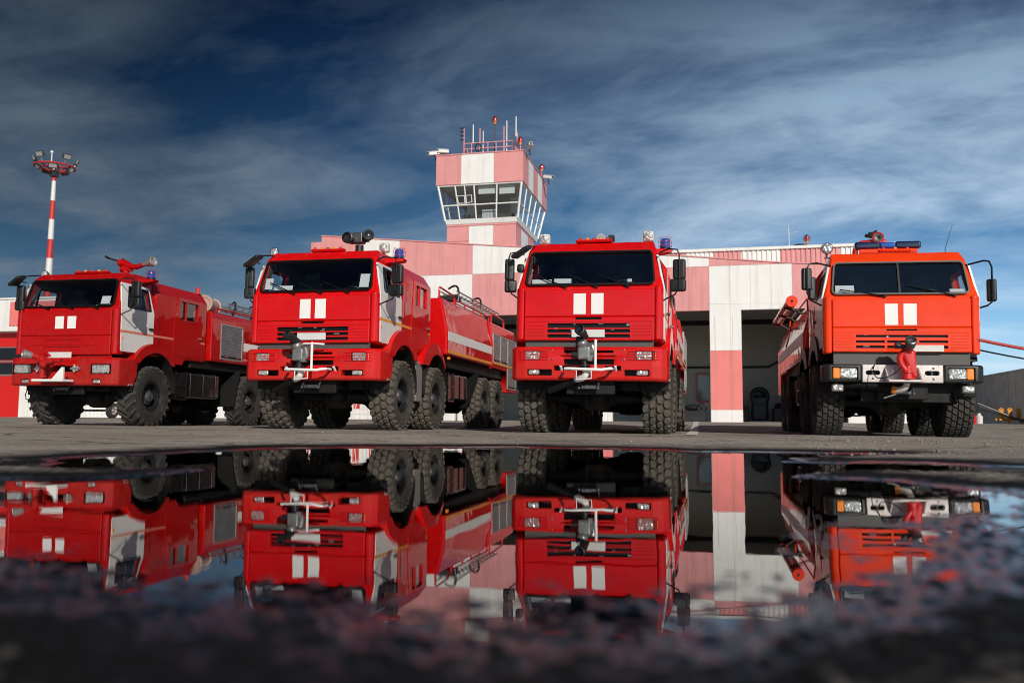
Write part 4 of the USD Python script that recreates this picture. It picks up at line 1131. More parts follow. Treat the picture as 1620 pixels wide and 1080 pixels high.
# --- third from the left: seen square on
cfg = dict(common, n=3, paint='red_paint', at=(-1.873, 13.495, .071, .015), label='bright red fire truck facing straight on, two square white lamps on its cab roof')
T3 = truck(cfg)
tank_8x8(T3, cfg)
mirrors_new(T3, ((1.41, .1, 2.58), (1.39, .1, 2.33)), ((-1.30, .1, 2.62), (-1.28, .1, 2.35)))
mirror(T3, (-1.14, .2, 2.66), .12, .14)
work_lamp(T3, (-.84, .68, 3.235), True)
work_lamp(T3, (.89, .68, 3.24), True)
beacon(T3, (1.16, .74, 3.03), 1, 'red_paint')
roof_marks(T3, [-.20, -.09, .02, .13, .24], .46, 3.17, 'red_paint')
part(T3, 'roof_horn', B().tube([(-.10, .98, 3.22), (.02, .9, 3.24), (.10, .8, 3.24)], [.05, .06, .10], 14).cyl((-.1, .98, 3.22), (-.2, 1.05, 3.14), .04, n=10), 'galvanised')
part(T3, 'roof_camera', B().box(.20, .30, .95, 1.08, 3.24, 3.34, .01).box(.23, .27, 1.0, 1.04, 3.1, 3.24), 'black_plastic')
monitor_frame(T3, False)
front_monitor_dark(T3, -.02, .02)

# --- second from the left
cfg = dict(common, n=2, paint='red_paint', at=(-6.573, 13.485, .101, .006), label='red fire truck with a black twin-headed water cannon on its cab roof', open_window=True)
T2 = truck(cfg)
tank_8x8(T2, cfg)
mirrors_new(T2, ((1.50, .1, 2.61), (1.48, .1, 2.34)), ((-1.22, .1, 2.62), (-1.21, .1, 2.35)))
work_lamp(T2, (-1.05, .6, 3.16), False, .06)
work_lamp(T2, (.95, .85, 3.23), True)
beacon(T2, (1.24, .85, 3.02), 1, 'red_paint')
roof_marks(T2, [-.20, -.08, .04, .16, .28], .48, 3.17, 'red_paint')
g = group_part(T2, 'roof_monitor')
part(g, 'monitor_post', B().cyl((.37, 1.12, 3.05), (.37, 1.12, 3.34), .075, n=16).lathe([(0, .11), (.05, .11), (.06, .08)], (.37, 1.12, 3.10), (0, 0, 1), 18).tube(bez((.43, 1.12, 3.2), (.6, 1.15, 3.3), (.7, 1.2, 3.08), 8), .012, 6), 'black_plastic')
part(g, 'monitor_body', B().mf(rhull([(.37 + a * .07, 1.1 + b * .07, z) for a in (-1, 1) for b in (-1, 1) for z in (3.40, 3.54)], .03, 10)).cyl((.28, 1.1, 3.47), (.48, 1.1, 3.47), .05, n=14), 'dark_steel')
part(g, 'monitor_nozzle', B().lathe([(0, .06), (.12, .07), (.14, .085), (.24, .085), (.26, .10), (.36, .105), (.37, .085), (.33, .07), (.32, 0)], (.24, 1.25, 3.45), (-.05, -1, .0), 20), 'black_plastic')
part(g, 'monitor_spotlight', B().lathe([(0, .03), (.04, .08), (.14, .105), (.16, .10), (.15, .08), (.14, 0)], (.54, 1.1, 3.48), (.45, -1, .15), 20).box(.42, .56, 1.08, 1.14, 3.40, 3.56, .01), 'black_plastic')
part(g, 'spotlight_glass', B().lathe([(.145, .095), (.155, .06), (.157, 0)], (.54, 1.1, 3.48), (.45, -1, .15), 20), 'dark_glass')
monitor_frame(T2, True)
front_monitor_dark(T2, -.10, .12)

# --- leftmost: three axles, closed grille, red cannon
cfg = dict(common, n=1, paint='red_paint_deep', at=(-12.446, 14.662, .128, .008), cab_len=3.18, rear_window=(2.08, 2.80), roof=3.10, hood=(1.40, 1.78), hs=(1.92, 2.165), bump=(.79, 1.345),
           slots=[(-.45, .35, 1.675, 1.70), (-.45, .35, 1.47, 1.56)], ribs=[(-.75, .75, 1.735), (-.75, .75, 1.60)], lamp=(.69, 1.10, 1.03, 1.205), fog=(.73, .90, .83, .91), plate=(-.33, .20, 1.33, 1.45),
           bumper_slots=[(-.20, .40, 1.06, 1.175, .3), (-1.12, -.68, 1.02, 1.215, .10), (.68, 1.12, 1.02, 1.215, .10), (-.91, -.72, .82, .92, .1), (.72, .91, .82, .92, .1)],
           arch=((1.2, .90), .80), axles=(1.20, 5.15, 6.47), length=8.6, box=(2.0, 3.8), flaps=(4.62,), flap_lean=-.25, tyre='bar', dark_tyre=True, stripe='salmon_stripe',
           wipers=[(-.45, -.75, 2.43), (.10, -.20, 2.43), (.68, .38, 2.43)], label='darker red fire truck at the far left, red water cannon on its cab roof')
T1 = truck(cfg)
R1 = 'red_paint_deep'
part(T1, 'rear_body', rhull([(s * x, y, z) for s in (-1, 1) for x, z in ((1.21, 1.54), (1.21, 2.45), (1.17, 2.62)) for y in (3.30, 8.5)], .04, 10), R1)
for s in (-1, 1):
    shutter_part(T1, s, 3.66, 4.58, 1.60, 2.38, 1.25)
    shutter_part(T1, s, 7.2, 8.3, 1.60, 2.38, 1.25)
    part(T1, 'body_stripe', B().box(*sorted((s * 1.249, s * 1.255)), 4.68, 7.1, 1.84, 2.04), 'white_stripe', False)
    part(T1, 'body_line', B().box(*sorted((s * 1.249, s * 1.255)), 4.68, 7.1, 1.60, 1.65), 'salmon_stripe', False)
    sk = Polygon([(1.85, 1.52), (1.95, 1.34), (2.25, 1.34), (2.36, 1.46), (2.5, 1.55), (3.1, 1.58), (3.1, 1.6), (1.85, 1.6)])
    part(T1, 'cab_skirt', side_panel(sk, s, .002, .05), R1)
    part(T1, 'rear_lamp', B().lathe([(0, .06), (.03, .06), (.03, .05), (.14, .055), (.16, .0)], (s * 1.0, 3.0, 3.02), (0, 0, 1), 16), 'red_lens')
    part(T1, 'deck_rail', B().tube([(s * 1.15, 3.5, 2.62), (s * 1.15, 3.55, 2.76), (s * 1.15, 6.5, 2.76), (s * 1.15, 6.55, 2.62)], .02, 8), R1)
part(T1, 'hose_drum', B().lathe([(-.35, .0), (-.35, .20), (-.32, .20), (-.30, .17), (.30, .17), (.32, .20), (.35, .20), (.35, .15), (.33, .13), (.33, 0)], (.82, 3.75, 2.87), (.25, -.97, 0), 24), 'beige_fabric')
lad = B()
for x in (.55, .98):
    for z in (2.86, 2.98):
        lad.cyl((x, 4.3, z), (x, 8.3, z - .02), .024, n=8)
for y in np.arange(4.5, 8.2, .32):
    lad.cyl((.55, y, 2.92), (.98, y, 2.92), .015, n=6)
part(T1, 'ladder', lad, 'galvanised')
hd = B()
for y in (4.35, 5.2):
    hd.tube(bez((1.1, y, 2.66), (1.15, y + .2, 3.2), (.75, y + .5, 3.02), 8), .022, 8)
part(T1, 'ladder_holder', hd, 'black_plastic')
part(T1, 'suction_pipe', B().cyl((.25, 4.2, 2.78), (.25, 8.0, 2.78), .09, n=14), 'galvanised')
mirrors_new(T1, ((1.53, .1, 2.68), (1.52, .1, 2.42)), ((-1.12, .1, 2.63), (-1.12, .1, 2.40)))
work_lamp(T1, (-1.04, .6, 3.12), False, .05)
beacon(T1, (1.24, .95, 3.02), 1, R1)
roof_marks(T1, [-.13, .03, .19, .35, .51], .48, 3.14, R1)
g = group_part(T1, 'roof_monitor')
part(g, 'monitor_post', B().cyl((.45, 1.2, 3.05), (.45, 1.2, 3.32), .07, n=14).lathe([(0, .15), (.03, .15), (.06, .09), (.12, .075)], (.45, 1.2, 3.08), (0, 0, 1), 16).cyl((.33, 1.2, 3.30), (.57, 1.2, 3.30), .07, n=14), R1)
part(g, 'monitor_barrel', B().tube([(.28, 1.22, 3.45), (.42, 1.2, 3.42), (.58, 1.18, 3.35), (.72, 1.17, 3.33), (.90, 1.15, 3.38)], [.07, .075, .06, .055, .05], 14).ball((.30, 1.22, 3.44), .085, 2), R1)
part(g, 'monitor_nozzle', B().lathe([(0, .055), (.08, .06), (.09, .075), (.18, .08), (.20, .10), (.27, .105), (.28, .085), (.24, .07), (.23, 0)], (.90, 1.15, 3.38), (.95, -.15, .2), 18), 'galvanised')
part(g, 'monitor_handles', B().tube([(.28, 1.2, 3.47), (.05, 1.25, 3.53), (-.12, 1.28, 3.59)], .018, 8).tube([(.36, 1.3, 3.48), (.2, 1.4, 3.56)], .018, 8).cyl((-.03, 1.26, 3.555), (-.14, 1.285, 3.60), .026, n=8), 'black_plastic')
g = group_part(T1, 'front_monitor')
part(g, 'monitor_post', B().cyl((-.22, -.22, .93), (-.22, -.22, 1.22), .06, n=14).lathe([(0, .085), (.04, .085), (.05, .06)], (-.22, -.22, .93), (0, 0, 1), 14), R1)
part(g, 'monitor_body', B().ball((-.22, -.24, 1.28), .10, 2).tube(bez((-.25, -.24, 1.24), (-.15, -.3, 1.2), (.02, -.24, 1.27), 8), .055, 12).cyl((.0, -.24, 1.27), (.20, -.22, 1.27), .045, n=12).ball((-.14, -.3, 1.18), .07, 2).tube(bez((-.2, -.25, 1.36), (-.1, -.28, 1.44), (-.05, -.24, 1.34), 6), .03, 8), R1)
part(g, 'monitor_arm', B().tube([(-.25, -.26, 1.32), (-.38, -.36, 1.36)], .055, 12), R1)
part(g, 'monitor_nozzle', B().lathe([(0, .055), (.05, .07), (.10, .07), (.11, .085), (.17, .09), (.18, .07), (.15, .055), (.15, 0)], (-.36, -.34, 1.355), (-.6, -.75, .15), 18), 'galvanised')
part(T1, 'monitor_bracket', B().box(-.36, .35, -.34, -.04, .855, .90, .008).mf(hullp([(.35, -.34, .9), (.35, -.30, .9), (.35, -.34, 1.13), (.35, -.30, 1.13), (.31, -.34, 1.13), (.31, -.30, 1.13), (.10, -.34, .9), (.10, -.30, .9)])), 'white_stripe')
for s, x in ((-1, -.50), (1, .35)):
    b = B().cyl((x, -.04, 1.05), (x, -.04, 1.20), .02, n=8).cyl((x - .08, -.04, 1.12), (x + .12, -.04, 1.12), .026, n=8).box(x - .05, x + .07, -.05, .02, 1.07, 1.17, .01)
    part(T1, 'tow_shackle', b, 'galvanised')
part(T1, 'cable_loop', B().tube([(-1.0, .35, .82), (-1.04, .3, .62), (-1.0, .28, .52), (-.86, .28, .51), (-.80, .3, .6), (-.78, .35, .82)], .010, 6), 'rubber_hose')

# --- rightmost: the older orange-red one
cfg = dict(common, style='old', n=4, cab_wide=1.03, paint='orange_red_paint', at=(3.064, 15.208, .038, .018), cab_len=2.36, rear_window=None, roof=3.13, hood=(1.39, 1.80), hs=(1.84, 2.195), bump=(.90, 1.18), arch=((1.22, .93), .83),
           slots=[(-.68, .69, 1.635, 1.678)] + [(a, b, z0, z1) for a, b in ((-.68, -.245), (-.21, .235), (.265, .69)) for z0, z1 in ((1.545, 1.585), (1.455, 1.50))] + [(-.22, .24, 1.745, 1.775)],
           ribs=[(x0, x1, z) for x0, x1 in ((.74, 1.0), (-1.0, -.74)) for z in (1.47, 1.52, 1.57, 1.62, 1.67)] + [(-1.0, 1.0, 1.72)], plate=(.15, .62, 1.40, 1.505), wipers=[(-.22, -.75, 2.42), (.82, .28, 2.47)],
           tyre='diamond', dark_tyre=True, stripe='salmon_stripe', box=(4.0, 5.7), axles=(1.25, 3.19, 6.6, 7.95), length=9.6, label='orange-red fire truck with a split windscreen, blue light bar and black bumper')
T4 = truck(cfg)
R4 = 'orange_red_paint'
part(T4, 'water_tank', rhull([(s * x, y, z) for s in (-1, 1) for x, z in ((1.20, 1.55), (1.20, 2.0), (1.04, 2.62)) for y in (3.0, 7.0)], .05, 12), R4)
part(T4, 'rear_body', rhull([(s * x, y, z) for s in (-1, 1) for x, z in ((1.20, 1.0), (1.21, 2.1), (1.08, 2.55)) for y in (8.75, 9.5)], .04, 10) + rhull([(s * x, y, z) for s in (-1, 1) for x, z in ((1.20, 1.5), (1.21, 2.1), (1.08, 2.55)) for y in (7.08, 9.5)], .04, 10), R4)
for s in (-1, 1):
    part(T4, 'tank_stripe', B().box(*sorted((s * 1.249, s * 1.256)), 3.0, 9.3, 1.80, 2.02), 'white_stripe', False)
    part(T4, 'tank_seam', B().box(*sorted((s * 1.2, s * 1.252)), 4.9, 4.93, 1.55, 2.0), 'black_trim', False)
    part(T4, 'catwalk_rail', B().tube([(s * 1.15, 3.0, 2.45), (s * 1.15, 3.05, 2.72), (s * 1.15, 6.9, 2.72), (s * 1.15, 6.95, 2.45)], .018, 8), R4)
part(T4, 'suction_tube', B().lathe([(0, .03), (0, .125), (.04, .13), (.05, .12), (4.0, .12), (4.01, .13), (4.05, .13), (4.05, 0)], (-1.30, 4.75, 2.90), (0, 1, 0), 22), R4)
part(T4, 'suction_tube_hole', B().lathe([(0, .0), (0, .03)], (-1.30, 4.748, 2.90), (0, -1, 0), 12), 'black_trim')
for y in (5.1, 6.6, 8.4):
    part(T4, 'tube_holder', B().tube([(-1.0, y, 2.62), (-1.2, y, 2.74), (-1.44, y, 2.80)], .022, 8), 'black_plastic')
mirror(T4, (-1.47, .12, 2.63), .17, .38, yaw=14)
mirror(T4, (-1.36, .34, 2.50), .13, .40, yaw=14)
part(T4, 'mirror_arm', B().tube([(-1.06, .3, 2.88), (-1.3, .1, 2.90), (-1.43, .05, 2.88), (-1.47, .04, 2.80), (-1.47, .04, 2.38), (-1.40, .08, 2.26), (-1.17, .3, 2.18)], .015, 8), 'black_trim')
mirror(T4, (1.39, .12, 2.41), .15, .37, yaw=-12)
part(T4, 'mirror_arm', B().tube([(1.06, .3, 2.86), (1.28, .12, 2.90), (1.35, .08, 2.88), (1.38, .05, 2.78), (1.38, .05, 2.22), (1.32, .1, 2.16), (1.17, .3, 2.12)], .015, 8), 'black_trim')
work_lamp(T4, (-1.08, .55, 3.24), False, .06, r=.10, housing='steel')
for x in (-.92, .88):
    part(T4, 'roof_vent', hullp([(x - .06, .75, 3.10), (x + .06, .75, 3.10), (x - .06, .9, 3.10), (x + .06, .9, 3.10), (x - .03, .8, 3.17), (x + .03, .8, 3.17), (x - .03, .86, 3.17), (x + .03, .86, 3.17)]), 'dark_steel', False)
p = group_part(T4, 'light_bar')
part(p, 'light_bar_lens', rhull([(x, .9 + a, 3.33 + b) for x in (-.54, -.2) for a in (-.04, .04) for b in (-.02, .03)], .04, 10), 'blue_dark_lens')
part(p, 'light_bar_lens', rhull([(x, .9 + a, 3.33 + b) for x in (.12, .47) for a in (-.04, .04) for b in (-.02, .03)], .04, 10), 'blue_dark_lens')
part(p, 'light_bar_middle', rhull([(x, .9 + a, 3.33 + b) for x in (-.13, .06) for a in (-.04, .04) for b in (-.015, .025)], .035, 10), 'blue_lens')
part(p, 'light_bar_base', B().box(-.50, .45, .85, .95, 3.20, 3.275, .01), R4)
roof_marks(T4, [-.16, .03, .22], .56, 3.215, R4)
g = group_part(T4, 'roof_monitor')
part(g, 'monitor_body', B().tube(np.vstack([[(-.50, 1.35, 3.05)], bez((-.50, 1.35, 3.25), (-.50, 1.35, 3.46), (-.36, 1.3, 3.47), 8), bez((-.3, 1.3, 3.47), (-.1, 1.3, 3.52), (.02, 1.3, 3.47), 6)]), .05, 14), 'bright_red_metal')
part(g, 'monitor_nozzle', B().lathe([(0, .06), (.10, .065), (.12, .085), (.22, .09), (.24, .10), (.32, .10), (.33, .08), (.28, .065), (.27, 0)], (-.18, 1.22, 3.47), (0, -1, .05), 20), 'bright_red_metal')
part(g, 'nozzle_core', B().lathe([(.28, .079), (.315, .079), (.318, .05), (.30, 0)], (-.18, 1.22, 3.47), (0, -1, .05), 16), 'rim_black')
part(g, 'monitor_valve', B().ball((-.24, 1.3, 3.62), .05, 2).cyl((-.33, 1.25, 3.58), (-.14, 1.25, 3.68), .018, n=8).cyl((-.34, 1.25, 3.6), (-.2, 1.2, 3.55), .03, n=8), 'black_plastic')
g = group_part(T4, 'front_monitor')
part(g, 'monitor_base', B().lathe([(0, .115), (.025, .115), (.03, .08), (.10, .075), (.105, .095), (.135, .095), (.14, .07), (.22, .07)], (.03, -.22, .93), (0, 0, 1), 18), 'bright_red_metal')
part(g, 'monitor_body', B().mf(rhull([(.07, -.22, 1.15), (.10, -.22, 1.36), (-.02, -.22, 1.37), (.12, -.22, 1.0)], .055, 12)).tube(bez((-.02, -.24, 1.37), (-.16, -.24, 1.25), (.0, -.24, 1.08), 10), .05, 12).cyl((.05, -.22, 1.36), (.05, -.30, 1.45), .06, n=14), 'bright_red_metal')
part(g, 'monitor_nozzle', B().lathe([(0, .05), (.05, .055), (.06, .075), (.12, .08), (.14, .088), (.20, .088), (.21, .07), (.17, .055), (.16, 0)], (.05, -.28, 1.42), (0, -.75, .6), 20), 'dark_steel')
part(g, 'monitor_actuator', B().cyl((-.02, -.3, 1.44), (-.14, -.3, 1.47), .04, n=12).box(-.16, -.08, -.32, -.22, 1.42, 1.52, .01), 'black_plastic')
part(T4, 'monitor_shelf', B().box(-.27, .25, -.30, .02, .885, .925, .008).mf(hullp([(-.27, 0, .92), (-.25, 0, .92), (-.27, 0, 1.14), (-.25, 0, 1.14), (-.27, -.25, .92), (-.25, -.25, .92)])).mf(hullp([(.25, 0, .92), (.23, 0, .92), (.25, 0, 1.14), (.23, 0, 1.14), (.25, -.25, .92), (.23, -.25, .92)])), 'bare_aluminium')
part(T4, 'feed_elbow', B().tube(bez((.04, -.12, .88), (.04, -.1, .76), (-.12, .0, .76), 8), .05, 12), 'cream_plastic')
part(T4, 'feed_coupling', B().cyl((-.10, .0, .76), (-.16, .02, .77), .065, n=14), 'amber_lens')
part(T4, 'coupling_lever', B().cyl((-.10, .0, .70), (-.30, -.04, .63), .012, n=6), 'steel')
part(T4, 'feed_hose', B().tube(bez((-.16, .02, .77), (-.45, .05, .86), (-.88, .2, .84), 10), .055, 12), 'rubber_hose')
part(T4, 'control_cable', B().tube(np.vstack([bez((-.08, -.3, 1.12), (-.25, -.35, .92), (-.42, -.2, .95), 8), bez((-.44, -.16, .97), (-.50, -.1, 1.08), (-.42, .0, 1.18), 6)]), .008, 6), 'rubber_hose')
part(T4, 'under_guard', B().box(-.60, .80, .32, .36, .58, .90, .01), 'chassis_black')
part(T4, 'rear_step', B().box(-.5, 1.0, 9.3, 9.42, .44, .49, .01), 'galvanised')
part(T4, 'whip_aerial', B().tube([(.91, 1.0, 3.1), (.93, 1.0, 3.3), (1.05, 1.0, 3.7)], [.008, .005, .003], 6), 'black_trim')
part(T4, 'door_lower', B().box(-1.19, -1.175, 1.6, 2.3, 1.5, 1.9), 'white_paint', False)


# ------------------------------------------------------------------ sheets of paper behind the windscreens
def paper(at, x0, x1, z0, z1, label, lay=False):
    X, Y, z, roll = at
    P = Polygon([(x0, z0), (x1, z0), (x1, z1), (x0, z1)])
    t = ws_panel(P, -.03, .004) if not lay else B().box(x0, x1, .30, .30 + (z1 - z0), 2.345, 2.352).mesh()
    M = trimesh.transformations.translation_matrix([X, Y, z]) @ trimesh.transformations.rotation_matrix(roll, [0, 1, 0])
    t = t.copy(); t.apply_transform(M)
    solo('paper_sheet', t, 'paper_white', label, 'paper', 'papers behind the truck windscreens', smooth=False)


A1, A2, A3, A4 = (-12.446, 14.662, .128, .008), (-6.573, 13.485, .101, .006), (-1.873, 13.495, .071, .015), (3.064, 15.208, .038, .018)
paper(A1, .68, .88, 2.42, 2.58, 'white sheet in the lower right corner of the leftmost truck windscreen')
paper(A2, -.98, -.84, 2.42, 2.62, 'white sheet at the left edge of the second truck windscreen')
paper(A2, .78, .95, 2.42, 2.66, 'tall white sheet in the right corner of the second truck windscreen')
paper(A2, -.80, -.45, 2.40, 2.48, 'low white sheet on the dashboard of the second truck, left side')
paper(A3, -.94, -.62, 2.40, 2.47, 'white sheet at the left end of the third truck dashboard')
paper(A3, -.58, -.30, 2.40, 2.48, 'white sheet on the third truck dashboard, next to the left end one')
paper(A3, .60, .67, 2.41, 2.46, 'small white card under the steering wheel of the third truck')
paper(A4, -1.0, -.70, 2.40, 2.53, 'white sheet in the lower left corner of the orange truck windscreen')
paper(A4, .78, 1.0, 2.40, 2.45, 'narrow white sheet in the lower right corner of the orange truck windscreen')


# ------------------------------------------------------------------ fire station (front wall plane Y = 38.55)
YF = 38.55
station = thing('fire_station', 'long station building with red and white checkered walls and open garage doors', 'building')
TOP = [(-18.3, 9.25), (-1.6, 7.67), (0.08, 7.5), (3.07, 7.18), (4.6, 7.07), (8.2, 6.95)]
outline = Polygon([(-18.3, .2)] + TOP + [(8.2, .2)])
doors = [(-10.4, -5.96), (-4.19, .06), (1.40, 5.65)]
for a, b2 in doors:
    outline = outline.difference(sbox(a, 0, b2, 5.19))
cols = [-18.3, -16.1, -14.28, -10.67, -7.09, -3.51, .07, 3.54, 8.2]
rows = [.2, .875, 3.43, 7.14, 9.6]
for i in range(8):
    for j in range(4):
        cell = outline.intersection(sbox(cols[i] + .004, rows[j] + .004, cols[i + 1] - .004, rows[j + 1] - .004))
        if cell.is_empty:
            continue
        pinkish = (i + j) % 2 == 1
        if i <= 1:
            pinkish = (i == 0)
        if i == 7 and j >= 2:
            pinkish = True
        if j == 0:
            pinkish = False
        mt = ('coral_cladding' if j < 2 else 'pink_cladding') if pinkish else 'white_cladding'
        n_ = max(1, int(round((cols[i + 1] - cols[i]) / .9)))
        for k_ in range(n_):
            xa_ = cols[i] + (cols[i + 1] - cols[i]) * k_ / n_; xb_ = cols[i] + (cols[i + 1] - cols[i]) * (k_ + 1) / n_
            for q in polys(cell.intersection(sbox(xa_ + .003, -1, xb_ - .003, 20))):
                dy = rng.uniform(-.003, .003)
                part(station, 'wall_panel', extrude_xz(q, YF + dy, YF + .30), mt, False)
# seams, drip mouldings and copings
lines = np.array(TOP)
cop = B()
for (xa, za), (xb, zb) in zip(TOP[:-1], TOP[1:]):
    cop.mf(hullp([(xa, YF - .04, za + .002), (xa, YF + .34, za + .002), (xb, YF - .04, zb + .002), (xb, YF + .34, zb + .002), (xa, YF - .04, za + .05), (xa, YF + .34, za + .05), (xb, YF - .04, zb + .05), (xb, YF + .34, zb + .05)]))
part(station, 'wall_coping', cop, 'pink_cladding', False)
part(station, 'lintel_ledge', B().box(.08, 3.53, YF - .012, YF - .001, 5.46, 5.49), 'white_cladding', False)
part(station, 'wall_end_block', B().box(-18.87, -18.305, YF + .02, YF + .6, 7.6, 8.98, .01), 'pink_cladding', False)
# pillar trims
for x in (.28, 1.02):
    part(station, 'pillar_seam', B().box(x, x + .012, YF - .003, YF - .0005, .9, 4.95), 'concrete_grey', False)
# ribbed parapet set back above the wall
px = [-4.6, -2.2, -.945, .267, 1.48, 3.13, 5.6, 8.2]
for k in range(7):
    mt = 'pink_cladding' if k % 2 == 1 else 'white_cladding'
    b = B().box(px[k] + .003, px[k + 1] - .003, YF + .70, YF + .80, 6.6, 7.90)
    n = max(3, int(round((px[k + 1] - px[k]) / .2)))
    for q in range(n):
        xa = px[k] + (q + .25) * (px[k + 1] - px[k]) / n
        b.box(xa, xa + .09, YF + .66, YF + .702, 6.6, 7.89)
    part(station, 'parapet_panel', b, mt, False)
part(station, 'parapet_coping', B().box(-4.6, 8.25, YF + .60, YF + .86, 7.905, 8.04, .01), 'white_cladding')
# hall behind
part(station, 'hall_roof', B().box(-18.2, 8.1, YF + .86, 56, 6.35, 6.55), 'roof_grey', False)
part(station, 'hall_floor', B().box(-18.2, 8.1, YF + .02, 55.8, .2, .352), 'concrete_grey', False)
part(station, 'hall_back_wall', B().box(-18.2, 8.1, 49.5, 49.8, .35, 6.35), 'interior_wall', False)
for x in (-18.1, 7.9):
    part(station, 'hall_side_wall', B().box(x - .1, x + .1, YF + .31, 49.5, .35, 6.34), 'interior_wall', False)
for x in np.arange(-17, 7.5, 3.6):
    part(station, 'wall_column', B().box(x, x + .28, 49.2, 49.495, .35, 5.74, .01), 'interior_wall', False)
for k, (x, w__, h__) in enumerate(((4.9, 1.3, 2.0), (-3.0, 1.2, 2.1), (3.9, .8, 1.7))):
    part(station, 'wall_locker', B().box(x, x + w__, 48.8, 49.19, .355, .355 + h__, .02).box(x + w__ / 2 - .006, x + w__ / 2 + .006, 48.79, 48.81, .5, h__ + .2), ('dark_steel', 'bright_red_metal', 'grey_trim')[k], False)
part(station, 'hall_wall_pipe', B().tube([(-8, 49.4, 3.4), (3.2, 49.4, 3.4), (3.9, 49.4, 3.8), (7.5, 49.4, 3.8)], .06, 8), 'interior_dark')
for y in np.arange(41.5, 49, 2.4):
    part(station, 'roof_beam', B().box(-18, 7.8, y, y + .22, 5.75, 6.345).box(-18, 7.8, y - .12, y + .34, 5.70, 5.745), 'interior_dark', False)
for a, b2 in doors:
    d = group_part(station, 'raised_door')
    for k in range(5):
        y = YF + .55 + k * .82
        part(d, 'door_section', B().box(a - .05, b2 + .05, y, y + .80, 5.24 + .015 * k, 5.30 + .015 * k, .008), 'roof_grey')
    part(d, 'door_edge', B().box(a - .05, b2 + .05, YF + .40, YF + .54, 5.20, 5.34, .01), 'interior_dark')
    part(d, 'door_track', B().box(a - .12, a - .06, YF + .31, YF + 4.8, 5.16, 5.235).box(b2 + .06, b2 + .12, YF + .31, YF + 4.8, 5.16, 5.235), 'galvanised', False)
part(station, 'wall_window', B().box(-.62, .52, 49.42, 49.48, 1.55, 3.0, .01), 'blue_dark_lens', False)
part(station, 'window_frame', B().tm(extrude_xz(sbox(-.70, 1.47, .60, 3.08).difference(sbox(-.62, 1.55, .52, 3.0)), 49.38, 49.48)), 'coral_cladding', False)

# low garage wing at the left
wing = thing('garage_wing', 'low white garage wing at the far left with a red sectional door', 'building')
WX0, WX1, WX2 = -44.0, -29.2, -18.9
part(wing, 'fascia_wall', B().box(WX0, WX1, YF, YF + .3, 4.93, 6.60), 'white_cladding', False)
part(wing, 'fascia_coping', B().box(WX0, WX1, YF - .06, YF + .36, 6.605, 6.70, .01), 'white_cladding')
for k in range(4):
    xa = -35.98 + (k - 1) * 7.2 + (0)
    if k == 0:
        xa = -43.2
    b = B().box(xa, xa + 3.6, YF - .03, YF - .002, 5.20, 6.48)
    for q in range(18):
        b.box(xa + q * .2 + .05, xa + q * .2 + .14, YF - .06, YF - .028, 5.20, 6.48)
    part(wing, 'ribbed_panel', b, 'coral_cladding', False)
part(wing, 'soffit', B().box(WX0, WX1, YF + .3, YF + 1.3, 4.90, 4.98), 'white_cladding', False)
YR = YF + .55
part(wing, 'door_header', B().box(-40.6, -35.62, YR, YR + .2, 4.15, 4.90), 'bright_red_metal', False)
part(wing, 'rear_wall', B().box(WX1 + .01, WX2, YR, YR + .25, .2, 5.2), 'white_cladding', False)
part(wing, 'recessed_wall', B().box(-35.0, WX1, YR, YR + .25, .2, 4.90), 'white_cladding', False)
part(wing, 'door_jamb', B().box(-35.58, -35.02, YR - .04, YR + .25, .2, 4.90), 'white_cladding', False)
part(wing, 'recessed_wall', B().box(WX0, -40.6, YR, YR + .25, .2, 4.90), 'white_cladding', False)
for q in range(70):
    x = -34.9 + q * .23
    if x < WX1 - .2:
        part(wing, 'wall_rib', B().box(x, x + .06, YR - .03, YR - .001, .25, 4.85), 'white_cladding', False)
d = group_part(wing, 'sectional_door')
part(d, 'door_leaf', B().box(-40.55, -35.62, YR + .05, YR + .12, .25, 4.15), 'bright_red_metal', False)
for z0, z1 in ((2.67, 3.30), (3.45, 4.08)):
    for xa, xb in ((-40.4, -38.1), (-37.95, -35.68)):
        part(d, 'door_window', B().box(xa, xb, YR + .035, YR + .048, z0, z1), 'dark_glass', False)
for z in (2.61, 3.34, 4.10):
    part(d, 'window_rail', B().box(-40.55, -35.62, YR + .02, YR + .049, z, z + .07, .004), 'galvanised')
part(wing, 'wing_roof', B().box(WX0, WX1, YF + .31, 54, 6.3, 6.55), 'roof_grey', False)

# ------------------------------------------------------------------ control tower
tower = thing('control_tower', 'red and white checkered control tower rising over the station with slanted windows', 'tower')
SX0, SX1 = -11.94, -8.60
S_Y1 = 42.75


def wall_top(x):
    return float(np.interp(x, *np.array(TOP).T))


fx = [SX0, -10.86, -9.69, SX1]
for k, mt in enumerate(('pink_cladding', 'white_cladding', 'pink_cladding')):
    zc = 8.40 if k == 2 else None
    za, zb = wall_top(fx[k]) + .055, wall_top(fx[k + 1]) + .055
    if k == 0:
        za = zb = 8.72
    part(tower, 'shaft_panel', extrude_xz(Polygon([(fx[k] + .003, za), (fx[k + 1] - .003, zb), (fx[k + 1] - .003, 9.42), (fx[k] + .003, 9.42)]), YF + .001, YF + .25), mt, False)
part(tower, 'shaft_base', B().box(SX0, fx[1] - .002, YF + .03, YF + .28, 8.5, 8.72), 'pink_cladding', False)
sy = [YF + .255, 39.7, 41.2, S_Y1]
for s, x in ((-1, SX0), (1, SX1)):
    for k, mt in enumerate(('pink_cladding', 'white_cladding', 'pink_cladding')):
        part(tower, 'shaft_panel', B().box(*sorted((x, x - s * .25)), sy[k] + .003, sy[k + 1] - .003, 6.6, 9.42), mt, False)
part(tower, 'shaft_ledge', B().box(SX0 - .02, SX1 + .02, YF - .03, S_Y1 + .02, 9.424, 9.52, .01), 'pink_cladding', False)
